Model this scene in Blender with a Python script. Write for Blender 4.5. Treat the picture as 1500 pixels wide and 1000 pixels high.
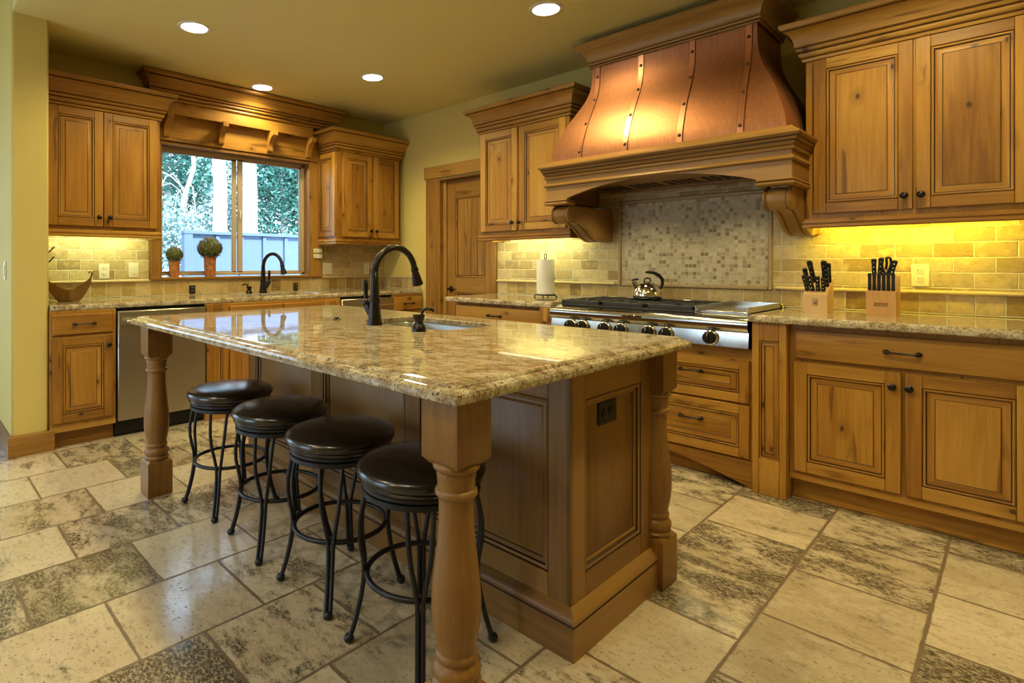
import bpy, bmesh, math, random
from mathutils import Matrix, Vector
for o in list(bpy.data.objects):
    bpy.data.objects.remove(o, do_unlink=True)
S = bpy.context.scene
COL = S.collection
R = random.Random(7)
PI = math.pi
# ------------------------------------------------------------------ camera
cam = bpy.data.cameras.new('camera')
cam.sensor_width = 36.0
cam.lens = 823.0 / 1500.0 * 36.0
cam.shift_x = 118.0 / 1500.0
cam.shift_y = -113.0 / 1500.0
cam.clip_start = 0.05
cam.clip_end = 200
camo = bpy.data.objects.new('camera', cam)
camo.location = (0, 0, 1.17)
camo.rotation_euler = (PI / 2, 0, -math.atan2(0.689, 0.7246))
COL.objects.link(camo)
S.camera = camo
# ------------------------------------------------------------------ look
S.view_settings.view_transform = 'Standard'
S.view_settings.look = 'None'
S.view_settings.gamma = 1.0
S.view_settings.exposure = 1.18
S.view_settings.use_curve_mapping = False
S.cycles.use_denoising = True
S.cycles.max_bounces = 10
S.cycles.diffuse_bounces = 5
S.cycles.transparent_max_bounces = 12
S.cycles.sample_clamp_indirect = 6.0
S.cycles.caustics_reflective = False
S.cycles.caustics_refractive = False
# ------------------------------------------------------------------ sky
XW, YW, CH = 3.87, 4.83, 2.70
W = bpy.data.worlds.new('sky'); S.world = W; W.use_nodes = True
wn = W.node_tree; wn.nodes.clear()
wo = wn.nodes.new('ShaderNodeOutputWorld'); bg = wn.nodes.new('ShaderNodeBackground')
tc = wn.nodes.new('ShaderNodeTexCoord'); sx = wn.nodes.new('ShaderNodeSeparateXYZ'); cr = wn.nodes.new('ShaderNodeValToRGB')
cr.color_ramp.elements[0].position = 0.0; cr.color_ramp.elements[0].color = (0.62, 0.82, 1.0, 1)
cr.color_ramp.elements[1].position = 0.8; cr.color_ramp.elements[1].color = (0.36, 0.60, 1.0, 1)
wn.links.new(tc.outputs['Generated'], sx.inputs[0]); wn.links.new(sx.outputs[2], cr.inputs[0])
wn.links.new(cr.outputs[0], bg.inputs[0]); wn.links.new(bg.outputs[0], wo.inputs[0])
bg.inputs[1].default_value = 2.2

def lamp(name, kind, loc, energy, color, rot=(0, 0, 0), **kw):
    l = bpy.data.lights.new(name, kind); l.energy = energy; l.color = color
    for k, v in kw.items(): setattr(l, k, v)
    o = bpy.data.objects.new(name, l); o.location = loc; o.rotation_euler = rot
    COL.objects.link(o); return o
sun_dir = Vector((0.25, -0.60, 0.70))
lamp('sun', 'SUN', (0, -6, 12), 4.2, (0.95, 0.97, 1.0), sun_dir.to_track_quat('Z', 'Y').to_euler(), angle=0.009)
# daylight portals in the window openings (they only guide the sampling of the sky)
for nm, loc, d, sxx, syy in (('portal_kitchen', (2.225, 4.97, 1.62), (0, -1, 0), 1.4, 1.1), ('portal_west_a', (-2.97, 3.175, 1.2), (1, 0, 0), 1.75, 2.3),
                             ('portal_west_b', (-2.97, 5.875, 1.2), (1, 0, 0), 1.25, 2.3), ('portal_north', (-1.3, 6.98, 1.5), (0, -1, 0), 2.2, 2.0)):
    o = lamp(nm, 'AREA', loc, 1, (1, 1, 1), Vector(d).to_track_quat('-Z', 'Z').to_euler(), shape='RECTANGLE', size=sxx, size_y=syy)
    o.data.cycles.is_portal = True
WARM = (1.0, 0.82, 0.36)
CANS = [(2.818, 1.967), (1.391, 3.684), (2.818, 3.662), (2.287, 4.525), (1.391, 1.967), (1.391, 0.30), (2.818, 0.30)]  # last three are unseen lamps, added to brighten the room
for i, (x, y) in enumerate(CANS):
    e = 38 if i != 3 else 26
    lamp('can_lamp', 'SPOT', (x, y, CH - 0.02), e, WARM, (0, 0, 0), spot_size=math.radians(150), spot_blend=0.6, shadow_soft_size=0.11, specular_factor=0.5)
UC = [('window_left', (1.07, YW - 0.17, 1.381), 0.62, 0, 1.6, (0.93, 1.0, 0.44)),
      ('stove_left', (XW - 0.17, 2.72, 1.381), 0.75, PI / 2, 2.1, (0.97, 1.0, 0.45)),
      ('stove_right', (XW - 0.17, 0.40, 1.381), 0.75, PI / 2, 2.9, (1.0, 0.79, 0.05))]
for nm, loc, ln, rz, e, c in UC:
    dv = Vector((0, .78, -.62)) if rz == 0 else Vector((.78, 0, -.62))
    lamp('under_cabinet_' + nm, 'AREA', loc, e, c, dv.to_track_quat('-Z', 'Y').to_euler(), shape='RECTANGLE', size=ln, size_y=0.03)
for y in (1.20, 1.80):  # added lamps, none seen, to brighten the tiles under the hood
    lamp('added_hood_light', 'SPOT', (3.50, y, 1.66), 2.6, (1.0, .84, .45), (0, 0, 0), spot_size=math.radians(130), spot_blend=.7, shadow_soft_size=.04)
ADDED_BACK = [(-.7, 2.6), (-.7, .8), (-2.0, 1.7)]  # unseen ceiling lamps added as fill from the camera side
for x, y in ADDED_BACK:
    lamp('added_fill_back', 'SPOT', (x, y, CH + .40), 34, (1.0, .86, .58), (0, 0, 0), spot_size=math.radians(155), spot_blend=.6, shadow_soft_size=.08)

# ------------------------------------------------------------------ node helper
class NT:
    def __init__(s, name):
        s.m = bpy.data.materials.new(name); s.m.use_nodes = True; s.t = s.m.node_tree; s.t.nodes.clear()
        s.out = s.t.nodes.new('ShaderNodeOutputMaterial')
        s.b = s.t.nodes.new('ShaderNodeBsdfPrincipled'); s.l(s.b.outputs[0], s.out.inputs[0])
    def l(s, a, b): s.t.links.new(a, b)
    def put(s, sock, v):
        if v is None: return
        if hasattr(v, 'links') or isinstance(v, bpy.types.NodeSocket): s.l(v, sock)
        else:
            if isinstance(v, (tuple, list)) and len(v) == 3 and sock.type == 'RGBA': v = (*v, 1)
            sock.default_value = v
    def n(s, ty, *ins, **kw):
        nd = s.t.nodes.new(ty)
        named = kw.pop('ins', {})
        for k, v in kw.items(): setattr(nd, k, v)
        for i, v in enumerate(ins): s.put(nd.inputs[i], v)
        for k, v in named.items(): s.put(nd.inputs[k], v)
        return nd
    def ma(s, op, a, b=None, c=None):
        nd = s.t.nodes.new('ShaderNodeMath'); nd.operation = op
        for i, v in enumerate((a, b, c)):
            if v is not None: s.put(nd.inputs[i], v)
        return nd.outputs[0]
    def vec(s, x, y, z): return s.n('ShaderNodeCombineXYZ', x, y, z).outputs[0]
    def sep(s, v): return s.n('ShaderNodeSeparateXYZ', v).outputs
    def obj(s): return s.n('ShaderNodeTexCoord').outputs['Object']
    def attr(s, name): return s.n('ShaderNodeAttribute', attribute_name=name)
    def noise(s, v, scale=1, detail=4, rough=.55, dist=0):
        return s.n('ShaderNodeTexNoise', ins={'Vector': v, 'Scale': scale, 'Detail': detail, 'Roughness': rough, 'Distortion': dist}).outputs[0]
    def voro(s, v, scale=1, feature='F1', rnd=1.0):
        return s.n('ShaderNodeTexVoronoi', feature=feature, ins={'Vector': v, 'Scale': scale, 'Randomness': rnd})
    def ramp(s, f, stops, interp='LINEAR'):
        nd = s.n('ShaderNodeValToRGB', f); c = nd.color_ramp; c.interpolation = interp
        while len(c.elements) < len(stops): c.elements.new(0.5)
        for e, (p, col) in zip(c.elements, stops):
            e.position = p; e.color = (*col, 1) if isinstance(col, (tuple, list)) else (col, col, col, 1)
        return nd.outputs[0]
    def mix(s, f, a, b, bt='MIX'):
        nd = s.t.nodes.new('ShaderNodeMix'); nd.data_type = 'RGBA'; nd.blend_type = bt
        s.put(nd.inputs[0], f); s.put(nd.inputs[6], a); s.put(nd.inputs[7], b); return nd.outputs[2]
    def ss(s, v, lo, hi):
        nd = s.n('ShaderNodeMapRange', interpolation_type='SMOOTHSTEP', ins={'Value': v, 'From Min': lo, 'From Max': hi}); return nd.outputs[0]
    def bump(s, h, strength=.2, dist=.01):
        nd = s.n('ShaderNodeBump', ins={'Height': h, 'Strength': strength, 'Distance': dist}); s.l(nd.outputs[0], s.b.inputs['Normal'])
    def set(s, **kw):
        mp = dict(color='Base Color', rough='Roughness', metal='Metallic', spec='Specular IOR Level', coat='Coat Weight', crough='Coat Roughness', aniso='Anisotropic')
        for k, v in kw.items(): s.put(s.b.inputs[mp[k]], v)
        return s.m

def plain(name, col, rough=.5, metal=0, spec=.5, coat=0, var=.12, vs=30):
    t = NT(name); o = t.obj(); f = t.noise(o, vs, 3)
    c = t.mix(f, tuple(x * (1 - var) for x in col), tuple(min(1, x * (1 + var)) for x in col))
    return t.set(color=c, rough=rough, metal=metal, spec=spec, coat=coat)

def wood(name, light, mid, dark, knots=1.0, rough=.34):
    t = NT(name); g = t.attr('gc').outputs['Vector']; bd = t.attr('bd').outputs['Fac']
    x, y, z = t.sep(g)
    big = t.noise(t.vec(t.ma('MULTIPLY', x, 5), t.ma('MULTIPLY', y, 5), t.ma('MULTIPLY', z, 1.1)), 1, 3, .5, .6)
    wob = t.ma('MULTIPLY', t.ma('SUBTRACT', big, .5), .05)
    xw = t.ma('ADD', x, wob); yw = t.ma('ADD', y, wob)
    gr = t.noise(t.vec(t.ma('MULTIPLY', xw, 60), t.ma('MULTIPLY', yw, 60), t.ma('MULTIPLY', z, 2.6)), 1, 5, .6, .3)
    fine = t.noise(t.vec(t.ma('MULTIPLY', x, 260), t.ma('MULTIPLY', y, 260), t.ma('MULTIPLY', z, 9)), 1, 2)
    v = t.ma('ADD', t.ma('ADD', t.ma('MULTIPLY', gr, .42), t.ma('MULTIPLY', big, .50)), t.ma('MULTIPLY', t.ma('SUBTRACT', bd, .5), .26))
    v = t.ma('ADD', v, t.ma('MULTIPLY', t.ma('SUBTRACT', fine, .5), .10))
    c = t.ramp(v, [(.24, dark), (.46, mid), (.68, light)])
    if knots > 0:
        vo = t.voro(t.vec(t.ma('MULTIPLY', t.ma('ADD', xw, yw), 5.6), t.ma('MULTIPLY', z, 3.2), 0), 1)
        vo.voronoi_dimensions = '2D'
        pick = t.ss(t.sep(vo.outputs['Color'])[0], .66 - .14 * knots, .68 - .14 * knots)
        d = vo.outputs['Distance']
        halo = t.ma('MULTIPLY', t.ma('SUBTRACT', 1, t.ss(d, .03, .24)), pick)
        core = t.ma('MULTIPLY', t.ma('SUBTRACT', 1, t.ss(d, .024, .062)), pick)
        c = t.mix(t.ma('MULTIPLY', halo, .55), c, dark)
        c = t.mix(t.ma('MULTIPLY', core, .85), c, (.035, .016, .006))
        st = t.noise(t.vec(t.ma('MULTIPLY', xw, 16), t.ma('MULTIPLY', yw, 16), t.ma('MULTIPLY', z, 1.7)), 1, 3, .5, .8)
        c = t.mix(t.ma('MULTIPLY', t.ss(st, .62, .72), .7), c, tuple(q * .5 for q in dark))
    t.bump(gr, .05, .004)
    return t.set(color=c, rough=t.ma('ADD', rough, t.ma('MULTIPLY', fine, .1)), spec=.42)

M = {}
M['wood'] = wood('knotty_alder', (.50, .275, .053), (.37, .176, .027), (.205, .083, .013), 1.0)
M['woodS'] = wood('stained_maple', (.345, .188, .052), (.272, .140, .035), (.180, .083, .019), 0)
M['trimwood'] = wood('trim_alder', (.42, .232, .054), (.31, .155, .032), (.17, .074, .015), .8)
M['glaze'] = plain('dark_glaze', (.045, .017, .006), .4)
M['blockwood'] = wood('pale_block_wood', (.72, .50, .26), (.62, .41, .19), (.50, .31, .13), 0, .4)

M['honey'] = wood('honey_block_wood', (.62, .36, .12), (.52, .28, .085), (.40, .20, .055), 0, .4)
def plaster(name, col, sc=90, st=.25):
    t = NT(name); o = t.obj(); n = t.noise(o, sc, 4, .6); b = t.noise(o, 1.3, 3)
    c = t.mix(b, tuple(x * .93 for x in col), tuple(x * 1.05 for x in col))
    t.bump(n, st, .006); return t.set(color=c, rough=.75, spec=.25)
M['plaster'] = plaster('yellow_plaster', (.62, .505, .165))
M['ceil'] = plaster('ceiling_plaster', (.70, .615, .27), 70, .35)

def granite():
    t = NT('granite'); o = t.obj(); x, y, z = t.sep(o)
    st = t.vec(t.ma('ADD', x, t.ma('MULTIPLY', y, .35)), t.ma('MULTIPLY', y, .60), z)
    a = t.noise(st, 24, 8, .78, .25)
    c = t.ramp(a, [(.34, (.125, .090, .052)), (.44, (.31, .235, .140)), (.53, (.49, .415, .280)), (.66, (.62, .57, .45))])
    b = t.noise(st, 70, 6, .75, .2)
    c = t.mix(t.ma('MULTIPLY', t.ss(b, .53, .62), .70), c, (.16, .105, .052))
    e = t.noise(t.vec(t.ma('ADD', x, 4.1), y, z), 9, 3, .5)
    v = t.noise(o, 62, 4, .62)
    c = t.mix(t.ma('MULTIPLY', t.ss(t.ma('ADD', v, t.ma('MULTIPLY', t.ma('SUBTRACT', e, .5), .25)), .62, .68), .93), c, (.040, .028, .022))
    w = t.noise(t.vec(t.ma('ADD', x, 7.3), y, z), 150, 3, .6)
    c = t.mix(t.ma('MULTIPLY', t.ss(w, .54, .64), .72), c, (.095, .072, .048))
    g = t.noise(t.vec(t.ma('ADD', x, 3.3), y, z), 80, 3, .6)
    c = t.mix(t.ma('MULTIPLY', t.ss(g, .58, .70), .45), c, (.46, .44, .38))
    return t.set(color=c, rough=.035, spec=.6)
M['granite'] = granite()

def travertine():
    t = NT('travertine_floor'); x, y, z = t.sep(t.obj()); T = .396
    wob = t.noise(t.obj(), 22, 3, .6)
    ry = t.ma('DIVIDE', t.ma('SUBTRACT', y, .212), T); row = t.ma('FLOOR', ry)
    odd = t.ma('MODULO', t.ma('ADD', row, 40), 2)
    rx = t.ma('DIVIDE', t.ma('SUBTRACT', x, t.ma('ADD', .125, t.ma('MULTIPLY', odd, .190))), T); col = t.ma('FLOOR', rx)
    fx = t.ma('FRACT', rx); fy = t.ma('FRACT', ry)
    d = t.ma('MINIMUM', t.ma('MINIMUM', fx, t.ma('SUBTRACT', 1, fx)), t.ma('MINIMUM', fy, t.ma('SUBTRACT', 1, fy)))
    d = t.ma('ADD', t.ma('MULTIPLY', d, T), t.ma('MULTIPLY', t.ma('SUBTRACT', wob, .5), .011))
    tile = t.ss(d, .0035, .0075)
    wn_ = t.n('ShaderNodeTexWhiteNoise', noise_dimensions='2D', ins={'Vector': t.vec(row, col, 0)})
    r, g, b = t.sep(wn_.outputs['Color'])
    off = t.ma('MULTIPLY', r, 31.7)
    pv = t.vec(t.ma('ADD', t.ma('MULTIPLY', x, 2.1), off), t.ma('ADD', y, off), 0)
    base = t.ramp(r, [(0, (.50, .405, .265)), (.3, (.62, .535, .395)), (.65, (.56, .45, .295)), (1, (.38, .32, .225))])
    cl = t.noise(pv, 3.0, 5, .62, .7)
    base = t.mix(t.ma('MULTIPLY', t.ss(cl, .35, .7), .5), base, (.70, .62, .47))
    fl = t.noise(pv, 22, 5, .7, .4)
    base = t.mix(t.ma('MULTIPLY', t.ss(fl, .48, .66), .40), base, (.32, .245, .15))
    # dark mineral patches: how much a stone has differs from stone to stone
    pat = t.noise(pv, 4.4, 8, .80, .2)
    lim = t.ma('SUBTRACT', .675, t.ma('MULTIPLY', g, .25))
    dk = t.ss(t.ma('SUBTRACT', pat, lim), -.05, .06)
    brk = t.ss(t.noise(pv, 52, 7, .82), .43, .52)
    halo = t.ss(t.ma('SUBTRACT', pat, lim), -.12, .05)
    base = t.mix(t.ma('MULTIPLY', halo, .38), base, (.24, .19, .12))
    dk = t.ma('MULTIPLY', t.ma('MULTIPLY', dk, brk), .93)
    c = t.mix(dk, base, t.mix(b, (.042, .041, .037), (.075, .060, .034)))
    pit = t.ss(t.noise(t.vec(t.ma('MULTIPLY', x, 1.7), y, off), 75, 3, .55), .63, .67)
    c = t.mix(t.ma('MULTIPLY', pit, .85), c, (.075, .058, .038))
    c = t.mix(tile, (.185, .135, .085), c)
    h = t.ma('ADD', t.ma('MULTIPLY', tile, 1.0), t.ma('ADD', t.ma('MULTIPLY', fl, .10), t.ma('MULTIPLY', t.ma('SUBTRACT', t.ma('MULTIPLY', cl, .8), t.ma('MULTIPLY', pit, .3)), .5)))
    t.bump(h, .16, .005)
    ro = t.ma('ADD', .36, t.ma('MULTIPLY', t.ma('SUBTRACT', .5, cl), .18))
    ro = t.ma('ADD', t.ma('SUBTRACT', ro, t.ma('MULTIPLY', tile, .20)), t.ma('MULTIPLY', pit, .2))
    return t.set(color=c, rough=ro, spec=.75)
M['floor'] = travertine()

def bricks(name, w, h, stag, pal, mort, mw, wobble=.007, bumps=.75, u_axis=0, z0=0.0, dk=.35):
    t = NT(name); o = t.sep(t.obj()); u = o[u_axis]; z = t.ma('SUBTRACT', o[2], z0)
    pos = t.vec(u, z, 0); wob = t.noise(pos, 28, 3, .6)
    ry = t.ma('DIVIDE', z, h); row = t.ma('FLOOR', ry)
    odd = t.ma('MODULO', t.ma('ADD', row, 40), 2)
    rx = t.ma('ADD', t.ma('DIVIDE', u, w), t.ma('MULTIPLY', odd, stag)); col = t.ma('FLOOR', rx)
    fx = t.ma('FRACT', rx); fy = t.ma('FRACT', ry)
    dx = t.ma('MULTIPLY', t.ma('MINIMUM', fx, t.ma('SUBTRACT', 1, fx)), w)
    dy = t.ma('MULTIPLY', t.ma('MINIMUM', fy, t.ma('SUBTRACT', 1, fy)), h)
    d = t.ma('ADD', t.ma('MINIMUM', dx, dy), t.ma('MULTIPLY', t.ma('SUBTRACT', wob, .5), wobble))
    tile = t.ss(d, mw * .6, mw * 1.5)
    wn_ = t.n('ShaderNodeTexWhiteNoise', noise_dimensions='2D', ins={'Vector': t.vec(row, col, 0)})
    r, g, b = t.sep(wn_.outputs['Color'])
    base = t.ramp(r, [(i / (len(pal) - 1), p) for i, p in enumerate(pal)])
    off = t.ma('MULTIPLY', g, 17)
    pv = t.vec(t.ma('ADD', u, off), t.ma('ADD', z, off), 0)
    a = t.noise(pv, 30, 5, .68, .6)
    base = t.mix(t.ma('MULTIPLY', t.ss(a, .45, .68), dk), base, tuple(q * .55 for q in pal[-1]))
    base = t.mix(t.ma('MULTIPLY', t.ss(t.noise(pv, 14, 4), .5, .72), .4), base, tuple(min(1, q * 1.25) for q in pal[0]))
    c = t.mix(tile, mort, base)
    t.bump(t.ma('ADD', tile, t.ma('MULTIPLY', a, .7)), bumps, .010)
    return t.set(color=c, rough=.55, spec=.35)
PAL = [(.60, .49, .27), (.44, .32, .145), (.53, .41, .215), (.31, .21, .085), (.57, .46, .28), (.37, .26, .115)]
MORT = (.68, .62, .46)
M['brick'] = bricks('tumbled_brick_tile', .152, .0765, .5, PAL, MORT, .0028, z0=1.052)
M['lowtile'] = bricks('tumbled_square_tile', .105, .110, 0, [(.56, .42, .19), (.34, .22, .065), (.46, .34, .16), (.26, .165, .048), (.60, .48, .27), (.38, .26, .085)], MORT, .0028, z0=.920)
M['mosaic'] = bricks('mosaic_tile', .0255, .0255, 0, [(.54, .46, .30), (.44, .36, .22), (.60, .53, .38), (.22, .155, .080), (.50, .42, .27), (.57, .50, .35), (.33, .25, .14)], (.54, .47, .32), .0012, wobble=.002, bumps=.35, dk=.2)
M['liner'] = plain('stone_liner', (.58, .46, .25), .55, var=.3, vs=60)
M['frameliner'] = plain('brown_stone_liner', (.38, .27, .13), .5, var=.3, vs=60)

def metal(name, col, rough, stretch=None, var=.15, aniso=0):
    t = NT(name); x, y, z = t.sep(t.obj())
    sx_, sy_, sz_ = stretch or (1, 1, 1)
    n = t.noise(t.vec(t.ma('MULTIPLY', x, sx_), t.ma('MULTIPLY', y, sy_), t.ma('MULTIPLY', z, sz_)), 1, 4, .6)
    c = t.mix(n, tuple(q * (1 - var) for q in col), tuple(min(1, q * (1 + var)) for q in col))
    return t.set(color=c, rough=t.ma('ADD', rough, t.ma('MULTIPLY', t.ma('SUBTRACT', n, .5), .12)), metal=1.0, aniso=aniso)
M['copper'] = metal('brushed_copper', (.44, .195, .098), .50, (110, 110, 3), .38)
M['strap'] = metal('copper_strap', (.66, .30, .165), .38, (60, 60, 6), .15)
M['rivet'] = metal('dark_rivet', (.14, .07, .045), .35)
M['steel'] = metal('brushed_steel', (.56, .545, .50), .22, (6, 6, 160), .08)
M['rangesteel'] = metal('polished_range_steel', (.52, .505, .46), .15, (40, 40, 6), .06)
M['steelV'] = metal('dishwasher_steel', (.50, .47, .40), .34, (3, 3, 220), .06)
M['chrome'] = metal('polished_steel', (.72, .70, .66), .10)
M['sinksteel'] = metal('sink_steel', (.58, .60, .60), .30)
M['bronze'] = plain('oil_rubbed_bronze', (.022, .017, .016), .26, .6, var=.3)
M['iron'] = plain('black_iron', (.011, .011, .014), .42, .2, var=.3)
M['cast'] = plain('cast_iron', (.022, .022, .024), .55, .1, var=.3, vs=90)
M['blackp'] = plain('black_plastic', (.010, .010, .010), .45, spec=.3)
M['darkgap'] = plain('dark_recess', (.012, .010, .008), .7)
M['white'] = plain('ivory_plastic', (.72, .68, .56), .4, var=.03)
M['paper'] = plain('white_paper', (.86, .85, .80), .9, var=.04, vs=150)
M['sash'] = plain('tan_vinyl', (.48, .385, .29), .45, var=.05)
M['bowl'] = metal('aged_bronze_bowl', (.26, .155, .065), .38, (20, 20, 20), .4)
def leather():
    t = NT('dark_leather'); o = t.obj(); n = t.noise(o, 160, 4, .6); b = t.noise(o, 6, 3)
    t.bump(n, .12, .002)
    return t.set(color=t.mix(b, (.007, .006, .007), (.014, .010, .011)), rough=t.ma('ADD', .17, t.ma('MULTIPLY', n, .10)), spec=.85)
M['leather'] = leather()
def terracotta():
    t = NT('terracotta'); o = t.obj(); n = t.noise(o, 26, 5, .65)
    return t.set(color=t.ramp(n, [(.3, (.16, .055, .022)), (.5, (.42, .145, .055)), (.72, (.55, .27, .13))]), rough=.7)
M['terra'] = terracotta()
def artichoke():
    t = NT('artichoke_leaf'); o = t.obj(); n = t.noise(o, 40, 4, .6)
    return t.set(color=t.ramp(n, [(.3, (.045, .060, .028)), (.55, (.15, .165, .070)), (.75, (.32, .31, .15))]), rough=.6)
M['arti'] = artichoke()
M['fence'] = plain('sky_tinted_fence', (.155, .240, .440), .7, var=.06, vs=5)  # blue cast of daylight put into the fence colour
M['bark'] = plain('pale_bark', (.74, .64, .60), .9, var=.25, vs=9)
def leafmat(name, c1, c2):
    t = NT(name); n = t.noise(t.obj(), 1.6, 4, .6)
    return t.set(color=t.mix(t.ss(n, .35, .65), c1, c2), rough=.7, spec=.2)
M['leafA'] = leafmat('pine_needles', (.030, .105, .085), (.13, .34, .27))
M['leafB'] = leafmat('pale_needles', (.14, .28, .26), (.50, .62, .58))
M['ground'] = plain('needle_ground', (.30, .26, .20), .95, var=.3, vs=3)
def emis(name, col, st):
    t = NT(name); t.b.inputs['Emission Color'].default_value = (*col, 1); t.b.inputs['Emission Strength'].default_value = st
    return t.set(color=(.8, .8, .8))
M['lens'] = emis('lamp_lens', (1.0, .93, .78), 9.0)
M['strip'] = emis('strip_lens', (1.0, .93, .62), 0.7)
def glassm():
    t = NT('window_glass'); t.t.nodes.remove(t.b)
    tr = t.n('ShaderNodeBsdfTransparent', (.96, .98, .98)); gl = t.n('ShaderNodeBsdfGlossy', (1, 1, 1), .02)
    fr = t.n('ShaderNodeFresnel', 1.35)
    mx = t.n('ShaderNodeMixShader', fr.outputs[0], tr.outputs[0], gl.outputs[0]); t.l(mx.outputs[0], t.out.inputs[0]); return t.m
M['glass'] = glassm()

# ------------------------------------------------------------------ mesh builder
class MB:
    def __init__(s, mats):
        s.mats = mats if isinstance(mats, (list, tuple)) else [mats]
        s.vs = []; s.lc = []; s.fc = []; s.fm = []; s.fg = []; s.fs = []; s.fb = []
        s.T = Matrix.Identity(4); s.mi = 0; s.g = 'z'; s.seed = (0, 0, 0); s.bd = .5
    def board(s, g='z'):
        s.g = g; s.seed = (R.uniform(-9, 9), R.uniform(-9, 9), R.uniform(-9, 9)); s.bd = R.random(); return s
    def v(s, x, y, z):
        s.lc.append((x, y, z)); p = s.T @ Vector((x, y, z)); s.vs.append(p[:]); return len(s.vs) - 1
    def f(s, *ids, mi=None):
        s.fc.append(ids); s.fm.append(s.mi if mi is None else mi); s.fg.append(s.g); s.fs.append(s.seed); s.fb.append(s.bd)
    def box(s, x0, x1, y0, y1, z0, z1, bev=.0025, mi=None):
        if x0 > x1: x0, x1 = x1, x0
        if y0 > y1: y0, y1 = y1, y0
        b = min(bev, (x1 - x0) / 3, (y1 - y0) / 3, (z1 - z0) / 3)
        X, Y, Z = (x0, x1), (y0, y1), (z0, z1); c = {}
        sg = (1, -1)
        for i in (0, 1):
            for j in (0, 1):
                for k in (0, 1):
                    x, y, z = X[i], Y[j], Z[k]; a, d, e = sg[i] * b, sg[j] * b, sg[k] * b
                    c[i, j, k] = (s.v(x, y + d, z + e), s.v(x + a, y, z + e), s.v(x + a, y + d, z))
        for i in (0, 1): s.f(c[i, 0, 0][0], c[i, 1, 0][0], c[i, 1, 1][0], c[i, 0, 1][0], mi=mi)
        for j in (0, 1): s.f(c[0, j, 0][1], c[1, j, 0][1], c[1, j, 1][1], c[0, j, 1][1], mi=mi)
        for k in (0, 1): s.f(c[0, 0, k][2], c[1, 0, k][2], c[1, 1, k][2], c[0, 1, k][2], mi=mi)
        for i in (0, 1):
            for j in (0, 1): s.f(c[i, j, 0][0], c[i, j, 1][0], c[i, j, 1][1], c[i, j, 0][1], mi=mi)
            for k in (0, 1): s.f(c[i, 0, k][0], c[i, 1, k][0], c[i, 1, k][2], c[i, 0, k][2], mi=mi)
        for j in (0, 1):
            for k in (0, 1): s.f(c[0, j, k][1], c[1, j, k][1], c[1, j, k][2], c[0, j, k][2], mi=mi)
        for q in c.values(): s.f(*q, mi=mi)
        return s
    def bridge(s, loops, closed=True, cap0=False, cap1=False, mis=None):
        ids = [[s.v(*p) for p in lp] for lp in loops]
        for a in range(len(ids) - 1):
            A, B = ids[a], ids[a + 1]; n = len(A)
            for i in range(n if closed else n - 1):
                j = (i + 1) % n
                s.f(A[i], A[j], B[j], B[i], mi=None if mis is None else mis[a])
        if cap0: s.f(*ids[0])
        if cap1: s.f(*reversed(ids[-1]))
        return s
    def lathe(s, prof, c=(0, 0, 0), n=32, ax='z', cap=True):
        lp = []
        for r, h in prof:
            L = []
            for i in range(n):
                a = 2 * PI * i / n; p, q = r * math.cos(a), r * math.sin(a)
                L.append({'z': (c[0] + p, c[1] + q, c[2] + h), 'y': (c[0] + p, c[1] + h, c[2] + q), 'x': (c[0] + h, c[1] + p, c[2] + q)}[ax])
            lp.append(L)
        return s.bridge(lp, True, cap, cap)
    def tube(s, pts, r, n=10, cap=True, closed=False):
        P = [Vector(p) for p in pts]; m = len(P); rs = r if isinstance(r, (list, tuple)) else [r] * m
        lp = []; up = None
        for i in range(m):
            if closed: t = P[(i + 1) % m] - P[i - 1]
            else: t = P[min(i + 1, m - 1)] - P[max(i - 1, 0)]
            t.normalize()
            if up is None:
                up = Vector((0, 0, 1)) if abs(t.z) < .9 else Vector((1, 0, 0))
            a = up - t * up.dot(t); a.normalize(); up = a; b = t.cross(a)
            lp.append([(P[i] + a * (rs[i] * math.cos(2 * PI * k / n)) + b * (rs[i] * math.sin(2 * PI * k / n)))[:] for k in range(n)])
        if closed: lp.append(lp[0])
        return s.bridge(lp, True, cap and not closed, cap and not closed)
    def sweep(s, path, prof, closed=False, cap=True, dark=True):
        # the undercuts of a molding hold dark glaze (material 1, where there is one)
        np_ = len(prof); gl = [0] * np_
        if dark and len(s.mats) > 1 and np_ > 8:
            for i in range(1, np_ - 4):
                (o0, z0), (o1, z1) = prof[i], prof[i + 1]
                if o1 - o0 < -.0015 and z1 > z0 and prof[i + 2][0] - o1 > .001: gl[i] = 1
        # path: points (x, y) in plan; prof: (out, z), out to the right of travel; mitred corners
        n = len(path); P = [Vector(p) for p in path]; lp = []
        for i in range(n):
            d0 = (P[i] - P[i - 1]) if (i > 0 or closed) else None
            d1 = (P[(i + 1) % n] - P[i]) if (i < n - 1 or closed) else None
            d0 = d0.normalized() if d0 is not None else d1.normalized(); d1 = d1.normalized() if d1 is not None else d0
            n0 = Vector((d0.y, -d0.x)); n1 = Vector((d1.y, -d1.x)); m = n0 + n1; m = m / m.dot(n0) if m.length > 1e-6 else n0
            lp.append([(P[i].x + m.x * o, P[i].y + m.y * o, z) for o, z in prof])
        if closed: lp.append(lp[0])
        for a in range(len(lp) - 1):
            d = P[(a + 1) % n] - P[a]; s.board('x' if abs(d.x) > abs(d.y) else 'y')
            f0 = len(s.fc); s.bridge([lp[a], lp[a + 1]], True, cap and not closed and a == 0, cap and not closed and a == len(lp) - 2)
            for q in range(np_):
                if gl[q]: s.fm[f0 + q] = 1
        return s
    def prism(s, poly, a0, a1, ax='x'):
        def m(p, q, a): return {'x': (a, p, q), 'y': (p, a, q), 'z': (p, q, a)}[ax]
        return s.bridge([[m(p, q, a0) for p, q in poly], [m(p, q, a1) for p, q in poly]], True, True, True)
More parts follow.
